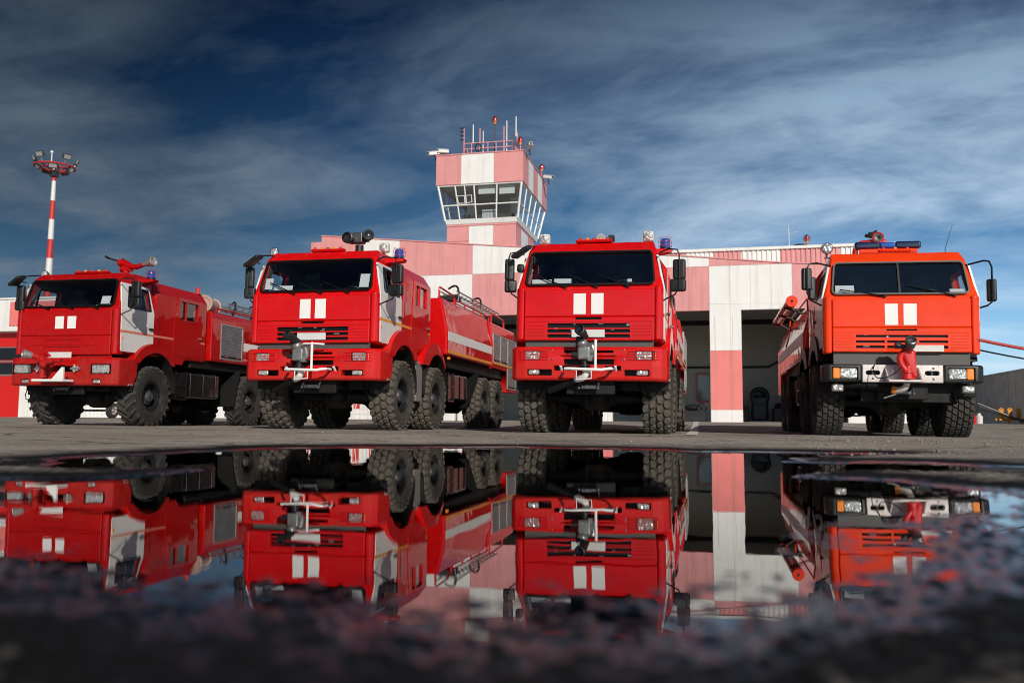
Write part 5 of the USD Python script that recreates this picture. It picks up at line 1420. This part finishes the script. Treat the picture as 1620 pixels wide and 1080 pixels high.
# cab: sill, inclined glazing, parapet
CX0, CX1, CY0, CY1 = -12.34, -8.17, 38.02, 43.95
BX0, BX1, BY0, BY1 = -11.95, -8.55, 38.50, 43.2
ZS0, ZS1, ZG = 9.52, 9.72, 11.28
part(tower, 'cab_sill', hullp([(x, y, z) for z, e in ((ZS0, 0), (ZS1 + .02, .07)) for x in (BX0 - e, BX1 + e) for y in (BY0 - e, BY1 + e)]), 'white_cladding', False)


def gl(u, f, face):
    """A point on the slanted glazing: u along the face 0..1, f from sill 0 to head 1."""
    x0, x1 = BX0 - .05 + (CX0 + .08 - BX0 + .05) * f, BX1 + .05 + (CX1 - .08 - BX1 - .05) * f
    y0, y1 = BY0 - .05 + (CY0 + .08 - BY0 + .05) * f, BY1 + .05 + (CY1 - .08 - BY1 - .05) * f
    z = ZS1 + (ZG - ZS1) * f
    return {'f': (x0 + (x1 - x0) * u, y0, z), 'b': (x0 + (x1 - x0) * u, y1, z), 'r': (x1, y0 + (y1 - y0) * u, z), 'l': (x0, y0 + (y1 - y0) * u, z)}[face]


cuts_u = {'f': [0, .2, .42, .62, .82, 1.0], 'b': [0, .25, .5, .75, 1], 'r': [0, .2, .4, .6, .8, 1], 'l': [0, .2, .4, .6, .8, 1]}
cuts_u['f'] = [0, .205, .433, .708, 1.0]
for face, us in cuts_u.items():
    w_ = group_part(tower, 'glazing')
    for u in us[(0 if face in 'fb' else 1):(None if face in 'fb' else -1)]:
        rr = .055 if u in (0, 1) else .035
        part(w_, 'mullion', B().cyl(gl(u, -.02, face), gl(u, 1.02, face), rr, n=6), 'white_stripe', False)
    part(w_, 'transom', B().cyl(gl(0, .42, face), gl(1, .42, face), .032, n=6), 'white_stripe', False)
    part(w_, 'head_rail', B().cyl(gl(0, .99, face), gl(1, .99, face), .04, n=6), 'white_stripe', False)
    for ua, ub in zip(us[:-1], us[1:]):
        for fa, fb in ((0, .42), (.42, 1)):
            q = [gl(ua, fa, face), gl(ub, fa, face), gl(ub, fb, face), gl(ua, fb, face)]
            part(w_, 'pane', trimesh.Trimesh(np.array(q), [[0, 1, 2], [0, 2, 3]], process=False), 'tower_glass', False)
    if face == 'f':
        part(w_, 'mullion', B().cyl(gl(.318, .42, 'f'), gl(.318, 1, 'f'), .03, n=6), 'white_stripe', False)
        part(w_, 'vent_window', B().tube([np.array(gl(u, f, 'f')) - (0, .04, 0) for u, f in ((.215, .46), (.305, .46), (.305, .68), (.215, .68), (.215, .46))], .03, 4), 'white_stripe', False)
        part(w_, 'vent_window', B().tube([np.array(gl(u, f, 'f')) - (0, .10 if u > .35 else .04, 0) for u, f in ((.325, .46), (.40, .48), (.40, .68), (.325, .68), (.325, .46))], .025, 4), 'white_stripe', False)
px = [CX0, -11.12, -9.55, CX1]
for k, mt in enumerate(('pink_cladding', 'white_cladding', 'pink_cladding')):
    for y0, y1 in ((CY0, CY0 + .15), (CY1 - .15, CY1)):
        part(tower, 'parapet_panel', B().box(px[k] + .003, px[k + 1] - .003, y0, y1, ZG + .02, 12.70), mt, False)
py = np.linspace(CY0 + .153, CY1 - .153, 6)
for x0, x1 in ((CX0, CX0 + .15), (CX1 - .15, CX1)):
    for k in range(5):
        part(tower, 'parapet_panel', B().box(x0, x1, py[k] + .003, py[k + 1] - .003, ZG + .02, 12.70), ('pink_cladding', 'white_cladding')[k % 2], False)
part(tower, 'parapet_coping', B().tm(trimesh.creation.extrude_polygon(sbox(CX0 - .03, CY0 - .03, CX1 + .03, CY1 + .03).difference(sbox(CX0 + .2, CY0 + .2, CX1 - .2, CY1 - .2)), .05, engine='earcut')).mesh().apply_translation([0, 0, 12.702]), 'pink_cladding', False)
part(tower, 'cab_soffit', B().box(CX0 + .004, CX1 - .004, CY0 + .004, CY1 - .004, ZG + .03, ZG + .14), 'blind_white', False)
part(tower, 'cab_roof', B().box(CX0 + .16, CX1 - .16, CY0 + .16, CY1 - .16, 12.4, 12.5), 'roof_grey', False)
part(tower, 'cab_floor', B().box(BX0 + .02, BX1 - .02, BY0 + .02, BY1 - .02, 9.742, 9.76), 'interior_dark', False)
# inside the cab
for xa, xb in ((-11.55, -11.2), (-9.35, -8.95)):
    part(tower, 'cab_column', B().box(xa, xb, 40.6, 40.9, 9.76, ZG + .02, .02), 'blind_white')
for xa, xb, zz in ((-10.36, -9.5, 10.86), (-9.36, -8.62, 10.82)):
    part(tower, 'window_blind', B().box(xa, xb, 38.32, 38.34, zz, 11.26, .005), 'blind_white', False)
rad = B()
for q in range(9):
    rad.box(-10.28 + q * .07, -10.23 + q * .07, 38.75, 38.84, 9.80, 10.20, .01)
rad.box(-10.3, -9.63, 38.76, 38.83, 10.16, 10.22, .01)
part(tower, 'radiator', rad, 'blind_white')
part(tower, 'console', B().box(-11.4, -8.9, 39.3, 39.9, 9.76, 10.15, .03), 'interior_dark')
part(tower, 'cabinet', B().box(-11.6, -11.0, 42.4, 43.0, 9.76, 10.7, .03), 'interior_dark')
# roof railing
r_ = B()
RX0, RX1, RY0, RY1 = -11.30, -8.90, 39.0, 42.6
for z in (12.95, 13.28, 13.55):
    r_.tube([(RX0, RY0, z), (RX1, RY0, z), (RX1, RY1, z), (RX0, RY1, z), (RX0, RY0, z)], .026, 6) if z > 13 else None
for u in np.linspace(0, 1, 7):
    for y in (RY0, RY1):
        r_.cyl((RX0 + (RX1 - RX0) * u, y, 12.5), (RX0 + (RX1 - RX0) * u, y, 13.55), .026, n=6)
for u in np.linspace(0, 1, 6):
    for x in (RX0, RX1):
        r_.cyl((x, RY0 + (RY1 - RY0) * u, 12.5), (x, RY0 + (RY1 - RY0) * u, 13.55), .026, n=6)
part(tower, 'roof_railing', r_, 'pink_cladding')
part(tower, 'cable_coil', B().tube([(-10.55 + .14 * math.cos(t), 38.93, 13.3 + .19 * math.sin(t)) for t in np.linspace(0, 2 * PI, 17)], .022, 6), 'rubber_hose')


def aerial(x, y, z0, z1, r, mat, label, pole=None):
    b = B().cyl((x, y, z0), (x, y, z1), r, r * .8, n=8).ball((x, y, z1), r * .9, 1)
    if pole:
        t = thing('aerial', label, 'aerial', None, 'aerials on the tower and hall roofs')
        part(t, 'aerial_rod', b, mat)
        part(t, 'aerial_pole', B().cyl((x + .05, y + .05, pole[0]), (x + .05, y + .05, pole[1]), .035, n=8), 'pink_cladding')
    else:
        solo('aerial', b, mat, label, 'aerial', 'aerials on the tower and hall roofs')


aerial(-10.84, 39.05, 13.55, 14.46, .035, 'mast_white', 'white rod aerial on the left of the tower roof railing')
aerial(-10.507, 39.05, 12.5, 14.25, .035, 'pink_cladding', 'pink pole on the tower railing, left of the tall dark mast')
aerial(-10.355, 39.1, 12.5, 14.13, .028, 'mast_white', 'shortest white rod aerial on the tower roof')
aerial(-9.318, 39.0, 12.5, 14.26, .035, 'pink_cladding', 'pink pole on the tower railing, right of the tall dark mast')
aerial(-9.201, 39.1, 12.5, 14.55, .032, 'mast_white', 'white rod aerial beside the right pink pole on the tower roof')
aerial(-8.773, 39.2, 13.8, 14.76, .035, 'mast_white', 'tallest white rod aerial at the right corner of the tower roof', (12.5, 13.98))
t = thing('whip_mast', 'thin pink pole with small dark antennas at the left end of the tower railing', 'aerial')
part(t, 'pole', B().cyl((-11.28, 39, 12.5), (-11.28, 39, 14.3), .03, n=8), 'pink_cladding')
b = B()
for z in (13.75, 13.95, 14.15, 14.32):
    b.cyl((-11.42, 39, z), (-11.26, 39, z), .03, n=8).ball((-11.42, 39, z), .05, 1)
part(t, 'antenna_heads', b, 'black_plastic')


def warning_light(x, y, z0, z1, label, pole_mat='black_trim', s=1.0):
    t = thing('obstruction_light', label, 'warning light', None, 'red obstruction lamps on the roofs')
    part(t, 'light_pole', B().cyl((x, y, z0), (x, y, z1 - .2 * s), .03 * s, n=8), pole_mat)
    part(t, 'light_base', B().lathe([(0, .05 * s), (.10 * s, .06 * s), (.12 * s, .10 * s), (.14 * s, .10 * s)], (x, y, z1 - .24 * s), (0, 0, 1), 14), 'amber_lens')
    part(t, 'light_globe', B().lathe([(.14 * s, .10 * s), (.24 * s, .11 * s), (.32 * s, .08 * s), (.37 * s, 0)], (x, y, z1 - .24 * s), (0, 0, 1), 14), 'red_lens')
    g_ = B()
    for k in range(4):
        a = k * PI / 2
        g_.tube([(x + r * s * math.cos(a), y + r * s * math.sin(a), z1 + h * s) for r, h in ((.12, -.12), (.135, .0), (.10, .10), (0, .16))], .012 * s, 5)
    part(t, 'light_guard', g_, 'black_trim')


warning_light(-9.81, 39.2, 12.5, 14.72, 'red obstruction lamp on the tall dark mast at the centre of the tower roof')
warning_light(-8.515, 39.0, 12.7, 13.55, 'red obstruction lamp on a short post at the tower roof front corner', 'bright_red_metal')
warning_light(-8.12, 42.3, 12.7, 13.2, 'red obstruction lamp near the rear corner of the tower roof', 'bright_red_metal')
warning_light(4.34, 40.0, 8.0, 8.52, 'red obstruction lamp on the roof edge of the hall beside the orange truck', 'bright_red_metal')
solo('aerial', B().cyl((3.58, 40, 7.9), (3.58, 40, 9.19), .03, .012, n=8).cyl((3.58, 40, 8.75), (4.0, 40, 8.85), .006, n=5), 'mast_white', 'thin white whip aerial standing on the hall roof by the red lamp', 'aerial', 'aerials on the tower and hall roofs')
t = thing('roof_ventilator', 'dark round ventilator cap on the hall roof between aerial and red lamp', 'vent')
part(t, 'vent_cap', B().lathe([(0, .28), (.06, .32), (.12, .22), (.16, 0)], (4.05, 40.2, 8.16), (0, 0, 1), 20), 'dark_steel')
part(t, 'vent_pipe', B().cyl((4.05, 40.2, 6.5), (4.05, 40.2, 8.2), .16, n=14), 'dark_steel')


def floodlamp(c, d, label):
    d_, a, b2 = frame_of(d)
    t = thing('roof_camera', label, 'security camera', None, 'cameras on the tower parapet')
    R_ = np.c_[a, d_, b2]
    def put(mm):
        mm = trimesh.Trimesh(mm.vertices @ R_.T + np.array(c), mm.faces, process=False)
        return mm
    part(t, 'camera_body', put(B().box(-.09, .09, -.25, .25, -.07, .07, .015).mesh()), 'mast_white')
    part(t, 'camera_hood', put(B().box(-.11, .11, -.22, .34, .075, .09, .004).box(-.11, .11, -.22, .34, -.09, -.075, .004).mesh()), 'mast_white')
    part(t, 'camera_glass', put(B().lathe([(0, .055), (.005, 0)], (0, .251, 0), (0, 1, 0), 12).mesh()), 'black_trim')
    part(t, 'camera_arm', B().tube([np.array(c) + (0, 0, -.06), np.array(c) + (.0, .18, -.22), np.array(c) + (.0, .3, -.3)], .025, 6), 'dark_steel')


floodlamp((-12.45, 38.05, 12.86), (-.9, -.35, -.15), 'white camera pointing left at the left corner of the tower parapet')
floodlamp((-12.05, 38.2, 12.98), (-.85, -.5, -.05), 'white camera above and behind the left corner one on the tower parapet')
floodlamp((-7.95, 38.3, 12.95), (.5, -.8, .25), 'camera on a bent arm at the front right corner of the tower parapet')
floodlamp((-7.85, 42.6, 12.75), (.9, -.3, -.25), 'white camera on the rear right corner of the tower parapet')

# ------------------------------------------------------------------ floodlight mast
mast = thing('floodlight_mast', 'tall red and white striped floodlight mast on the left with a ring of lamps', 'light mast')
MX, MY = -52.5, 60.0
zs = [0.0, 1.9, 3.55, 5.2, 6.85, 8.5, 10.2, 11.89, 13.46, 15.03, 16.70, 18.27, 19.92, 21.2]
for k in range(len(zs) - 1):
    r0, r1 = .42 - .013 * zs[k], .42 - .013 * zs[k + 1]
    part(mast, 'mast_section', B().cyl((MX, MY, zs[k]), (MX, MY, zs[k + 1]), r0, r1, n=16), 'mast_red' if k % 2 == 0 else 'mast_white')
ring = B()
for rr, z in ((1.55, 21.1), (1.0, 20.95)):
    ring.tube([(MX + rr * math.cos(a), MY + rr * math.sin(a), z) for a in np.linspace(0, 2 * PI, 25)], .07, 6)
for k in range(8):
    a = k * PI / 4
    ring.cyl((MX + .15 * math.cos(a), MY + .15 * math.sin(a), 20.7), (MX + 1.55 * math.cos(a), MY + 1.55 * math.sin(a), 21.1), .05, n=6)
part(mast, 'lamp_ring', ring, 'mast_red')
part(mast, 'lamp_carriage', B().cyl((MX, MY, 20.3), (MX, MY, 21.0), .38, n=16), 'dark_steel')
for k in range(10):
    a = k * 2 * PI / 10 + .3
    up = .55 if k % 2 else -.25
    rr = 1.65 if k % 2 else 1.25
    c = np.array([MX + rr * math.cos(a), MY + rr * math.sin(a), 21.2 + up])
    l = group_part(mast, 'floodlight')
    Rz = trimesh.transformations.rotation_matrix(a - PI / 2, [0, 0, 1]) @ trimesh.transformations.rotation_matrix(-.5, [1, 0, 0])
    h = rhull([(x, y, z) for x in (-.30, .30) for y in (-.08, .06) for z in (-.18, .18)], .05, 8)
    hm = trimesh.Trimesh(*[np.array(q) for q in (h.to_mesh().vert_properties[:, :3], h.to_mesh().tri_verts)], process=False); hm.apply_transform(Rz); hm.apply_translation(c)
    part(l, 'floodlight_housing', hm, 'dark_steel')
    gm = B().box(-.28, .28, .112, .118, -.17, .17).mesh(); gm.apply_transform(Rz); gm.apply_translation(c)
    part(l, 'floodlight_glass', gm, 'lamp_lens', False)
    part(l, 'floodlight_stay', B().cyl(c, (MX + 1.3 * math.cos(a), MY + 1.3 * math.sin(a), 21.05), .05, n=6), 'galvanised')
part(mast, 'lightning_rod', B().cyl((MX - .35, MY, 21.0), (MX - .35, MY, 22.3), .05, n=8).ball((MX - .35, MY, 22.4), .14, 1), 'mast_white')

# ------------------------------------------------------------------ right side: fence, kerb and clutter
fence = thing('panel_fence', 'dark grey panel fence running back along the right side of the lot', 'fence')
y = 26.0
while y < 78:
    zg = ground_z(15.0, y)
    part(fence, 'fence_panel', B().box(14.97 + rng.uniform(-.012, .012), 15.05, y + .008, y + 1.09, zg - .1, 3.0, .006), 'fence_grey', False)
    y += 1.1
part(fence, 'fence_cap', B().box(14.94, 15.08, 26, 78.1, 3.004, 3.05), 'fence_grey', False)
b = B()
for k in range(54):
    y0 = 26 + k
    b.box(13.55, 13.75, y0 + .01, y0 + .99, ground_z(13.6, y0) - .1, ground_z(13.6, y0) + .11, .015)
solo('kerb', b, 'kerb_grey', 'blue-grey kerb of stone blocks along the foot of the fence', 'kerb')


def gnd(x, y):
    return ground_z(x, y)


ox, oy = 13.0, 42.0
zg = gnd(ox, oy)
rack = thing('orange_rack', 'orange metal rack with four upright prongs lying by the fence', 'rack')
part(rack, 'rack_frame', B().box(ox - .62, ox + .62, oy - .05, oy + .05, zg + .15, zg + .24, .01).box(ox - .62, ox + .62, oy + .5, oy + .6, zg + .15, zg + .24, .01).cyl((ox - .3, oy, zg + .16), (ox - .2, oy, zg), .04, n=8).cyl((ox + .3, oy, zg + .16), (ox + .2, oy, zg), .04, n=8), 'orange_machine')
for k in range(4):
    x = ox - .52 + k * .34
    part(rack, 'rack_prong', B().box(x - .09, x + .09, oy - .04, oy + .02, zg + .24, zg + .62, .02).tube(bez((x - .1, oy, zg + .60), (x, oy, zg + .75), (x + .1, oy, zg + .60), 6), .03, 6), 'orange_machine')
for k in range(3):
    a = np.array([11.2 + k * .05, 42.0 + .3 * k, zg + 1.05 - .12 * k]); c = np.array([13.2 + k * .1, 41.6, zg + .1])
    solo('metal_bar', B().cyl(a, c, .04, n=8), 'dark_steel', ('upper', 'middle', 'lower')[k] + ' one of three dark bars leaning by the fence behind the orange truck', 'bar', 'dark bars leaning by the fence')
solo('bar_trestle', B().box(11.1, 11.5, 41.8, 43.0, zg - .05, zg + .95, .02), 'chassis_black', 'dark trestle block holding up the leaning bars', 'trestle')
solo('white_canister', B().lathe([(0, 0), (0, .14), (.32, .15), (.36, .08), (.45, .08), (.45, 0)], (11.36, 41.2, zg), (0, 0, 1), 16), 'mast_white', 'small white canister on the ground left of the orange rack', 'canister')
solo('red_canister', B().lathe([(0, 0), (0, .17), (.34, .17), (.40, .08), (.44, 0)], (11.02, 41.0, zg), (0, 0, 1), 16), 'bright_red_metal', 'small red canister next to the white one by the fence', 'canister')

# lines slung from the orange truck to a post out to the right
post = thing('service_post', 'grey service post carrying the red hose and black cable', 'post')
part(post, 'post_shaft', B().cyl((10.6, 15.6, gnd(10.6, 15.6) - .1), (10.6, 15.6, 2.1), .08, n=12), 'galvanised')
part(post, 'post_arm', B().box(10.5, 10.7, 15.45, 15.75, 1.55, 1.65, .01).box(10.5, 10.7, 15.45, 15.75, 1.30, 1.36, .01), 'dark_steel')


def sag(a, b2, s, n=24):
    a, b2 = np.array(a, float), np.array(b2, float)
    t = np.linspace(0, 1, n)[:, None]
    return a + (b2 - a) * t - np.array([0, 0, 1.0]) * (4 * s * t * (1 - t))


solo('red_hose', B().tube(sag((4.22, 15.30, 1.63), (10.55, 15.6, 1.68), .42), .027, 8), 'red_hose', 'red hose hanging in a curve from the orange truck to the right', 'hose')
solo('black_cable', B().tube(sag((4.18, 15.34, 1.48), (10.55, 15.6, 1.45), .40), .014, 6), 'rubber_hose', 'black cable hanging just below the red hose', 'cable')

# ------------------------------------------------------------------ behind the trucks
zt = gnd(-24.67, 30.0)
tr = thing('utility_trailer', 'small trailer parked behind the leftmost truck, one steel wheel showing', 'trailer')
tx, tyy = -24.67, 30.0
for x in (tx, tx + 1.7):
    w_ = group_part(tr, 'trailer_wheel')
    part(w_, 'trailer_tyre', B().lathe([(-.09, .17), (-.10, .24), (-.075, .30), (.075, .30), (.10, .24), (.09, .17)], (x, tyy, zt + .30), (1, 0, 0), 28), 'tyre_rubber_black')
    part(w_, 'trailer_rim', B().lathe([(-.05, .17), (.085, .175), (.09, .16), (.03, .14), (.02, .08), (.06, .06), (.07, 0)], (x, tyy, zt + .30), (1, 0, 0), 24), 'steel')
part(tr, 'trailer_axle', B().cyl((tx, tyy, zt + .3), (tx + 1.7, tyy, zt + .3), .04, n=8), 'chassis_black')
part(tr, 'trailer_bed', B().box(tx + .12, tx + 1.58, tyy - 1.2, tyy + 1.2, zt + .52, zt + .60, .01).box(tx + .12, tx + 1.58, tyy - 1.2, tyy - 1.15, zt + .60, zt + .85).box(tx + .4, tx + .5, tyy - 2.2, tyy - 1.2, zt + .45, zt + .52), 'chassis_black')


def barrier(x, y, w, n, label, red_first):
    z = gnd(x, y)
    t = thing('barrier', label, 'barrier', None, 'red and white barriers before the station')
    fr = B()
    for k in range(n + 1):
        xx = x + w * k / n
        fr.cyl((xx, y, z), (xx, y, z + 1.0), .028, n=6)
    fr.cyl((x, y, z + 1.0), (x + w, y, z + 1.0), .03, n=6).cyl((x, y, z + .22), (x + w, y, z + .22), .03, n=6)
    for k in range(n):
        xx = x + w * k / n
        fr.cyl((xx + .1, y, z + .22), (xx + w / n * .6, y, z + 1.0), .02, n=6)
    part(t, 'barrier_frame', fr, 'mast_white')
    for k in range(n):
        xx = x + w * k / n
        part(t, 'barrier_board', B().box(xx + .06, xx + w / n - .06, y + .03, y + .06, z + .45, z + .95, .005), 'mast_red' if (k % 2 == 0) == red_first else 'mast_white', False)


barrier(-14.45, 33.0, 1.35, 4, 'red and white barrier seen under the second truck, between its front wheels', False)
barrier(-16.3, 33.2, .5, 2, 'short red and white barrier seen under the second truck by its left wheel', True)
for k, (x, y) in enumerate(((-10.0, 31.5), (-9.3, 31.6))):
    z = gnd(x, y)
    solo('concrete_block', B().box(x, x + .62, y, y + .5, z - .02, z + .52, .04), 'white_cladding', ('left', 'right')[k] + ' one of two pale blocks on the ground seen behind the second truck', 'block', 'pale blocks behind the second truck')

# in the hall
zf = .352
t = thing('pump_unit', 'tall dark rounded pump unit on the hall floor right of the pillar', 'pump')
part(t, 'pump_body', rhull([(2.55 + a * .28, 47 + b_ * .2, z) for a in (-1, 1) for b_ in (-1, 1) for z in (zf + .2, zf + 1.25)], .14, 12), 'black_plastic')
part(t, 'pump_hood', B().lathe([(-.35, 0), (-.35, .50), (.3, .50), (.35, .42), (.35, .34), (.30, .32), (-.3, .30)], (2.55, 47, zf + 1.35), (0, -1, 0), 24), 'black_plastic')
part(t, 'pump_skid', B().box(2.0, 3.1, 46.4, 47.5, zf, zf + .12, .02), 'dark_steel')
solo('equipment_crate', B().box(1.45, 2.0, 46.6, 47.6, zf, zf + .85, .03).box(1.42, 2.03, 46.57, 47.63, zf + .70, zf + .78, .01), 'black_plastic', 'dark crate left of the pump unit in the right garage bay', 'crate', 'dark crates in the garage bays')
solo('equipment_crate', B().box(3.2, 4.3, 46.6, 47.6, zf, zf + .75, .03).mf(rhull([(3.4, 47, zf + .85), (3.9, 47, zf + .9), (3.5, 47.3, zf + .85)], .14, 8)), 'black_plastic', 'dark crate with a bundle on top right of the pump unit', 'crate', 'dark crates in the garage bays')
solo('equipment_crate', B().box(-1.3, -.2, 45, 46, zf, zf + .6, .03).mf(rhull([(-1.1, 45.5, zf + .75), (-.7, 45.5, zf + .8), (-.5, 45.4, zf + .7)], .13, 8)).tube([(-.35 + .22 * math.cos(a), 45.3, zf + .75 + .2 * math.sin(a)) for a in np.linspace(0, 2 * PI, 15)], .05, 6), 'black_plastic', 'dark crate with a coiled hose on it in the middle garage bay', 'crate', 'dark crates in the garage bays')

# ------------------------------------------------------------------ gravel
gv, gf, off = [], [], 0
ico = trimesh.creation.icosphere(0, 1.0)
pts = []
for k in range(1500):
    u = rng.uniform(0, 1)
    x = rng.uniform(.8, 7.5); y = rng.uniform(6.4, 13.5)
    pts.append((x, y, rng.gamma(2.0, .0024) + .003))
for k in range(900):
    x = rng.uniform(-6, 5); y = rng.uniform(8.4, 14.0)
    pts.append((x, y, rng.gamma(2.0, .0018) + .002))
P = np.array([p[:2] for p in pts])
D = np.minimum(seg_dist(P, SHORE), -seg_dist(P, ISLE))
Zg = ground_base(P[:, 0], P[:, 1], D) - np.where(D > 0, .004, 0)
for (x, y, s), z, d in zip(pts, Zg, D):
    if d > .12 and y > 1.5:
        continue
    v = ico.vertices * s * rng.uniform(.7, 1.3, 3) * (1 + .25 * rng.standard_normal((len(ico.vertices), 1)).clip(-1, 1))
    v[:, 2] *= .7
    gv.append(v + (x, y, z + s * .25)); gf.append(ico.faces + off); off += len(v)
solo('gravel', trimesh.Trimesh(np.vstack(gv), np.vstack(gf), process=False), 'stone_grey', 'loose gravel and grit strewn over the asphalt by the puddle', 'gravel', kind='stuff', smooth=False)
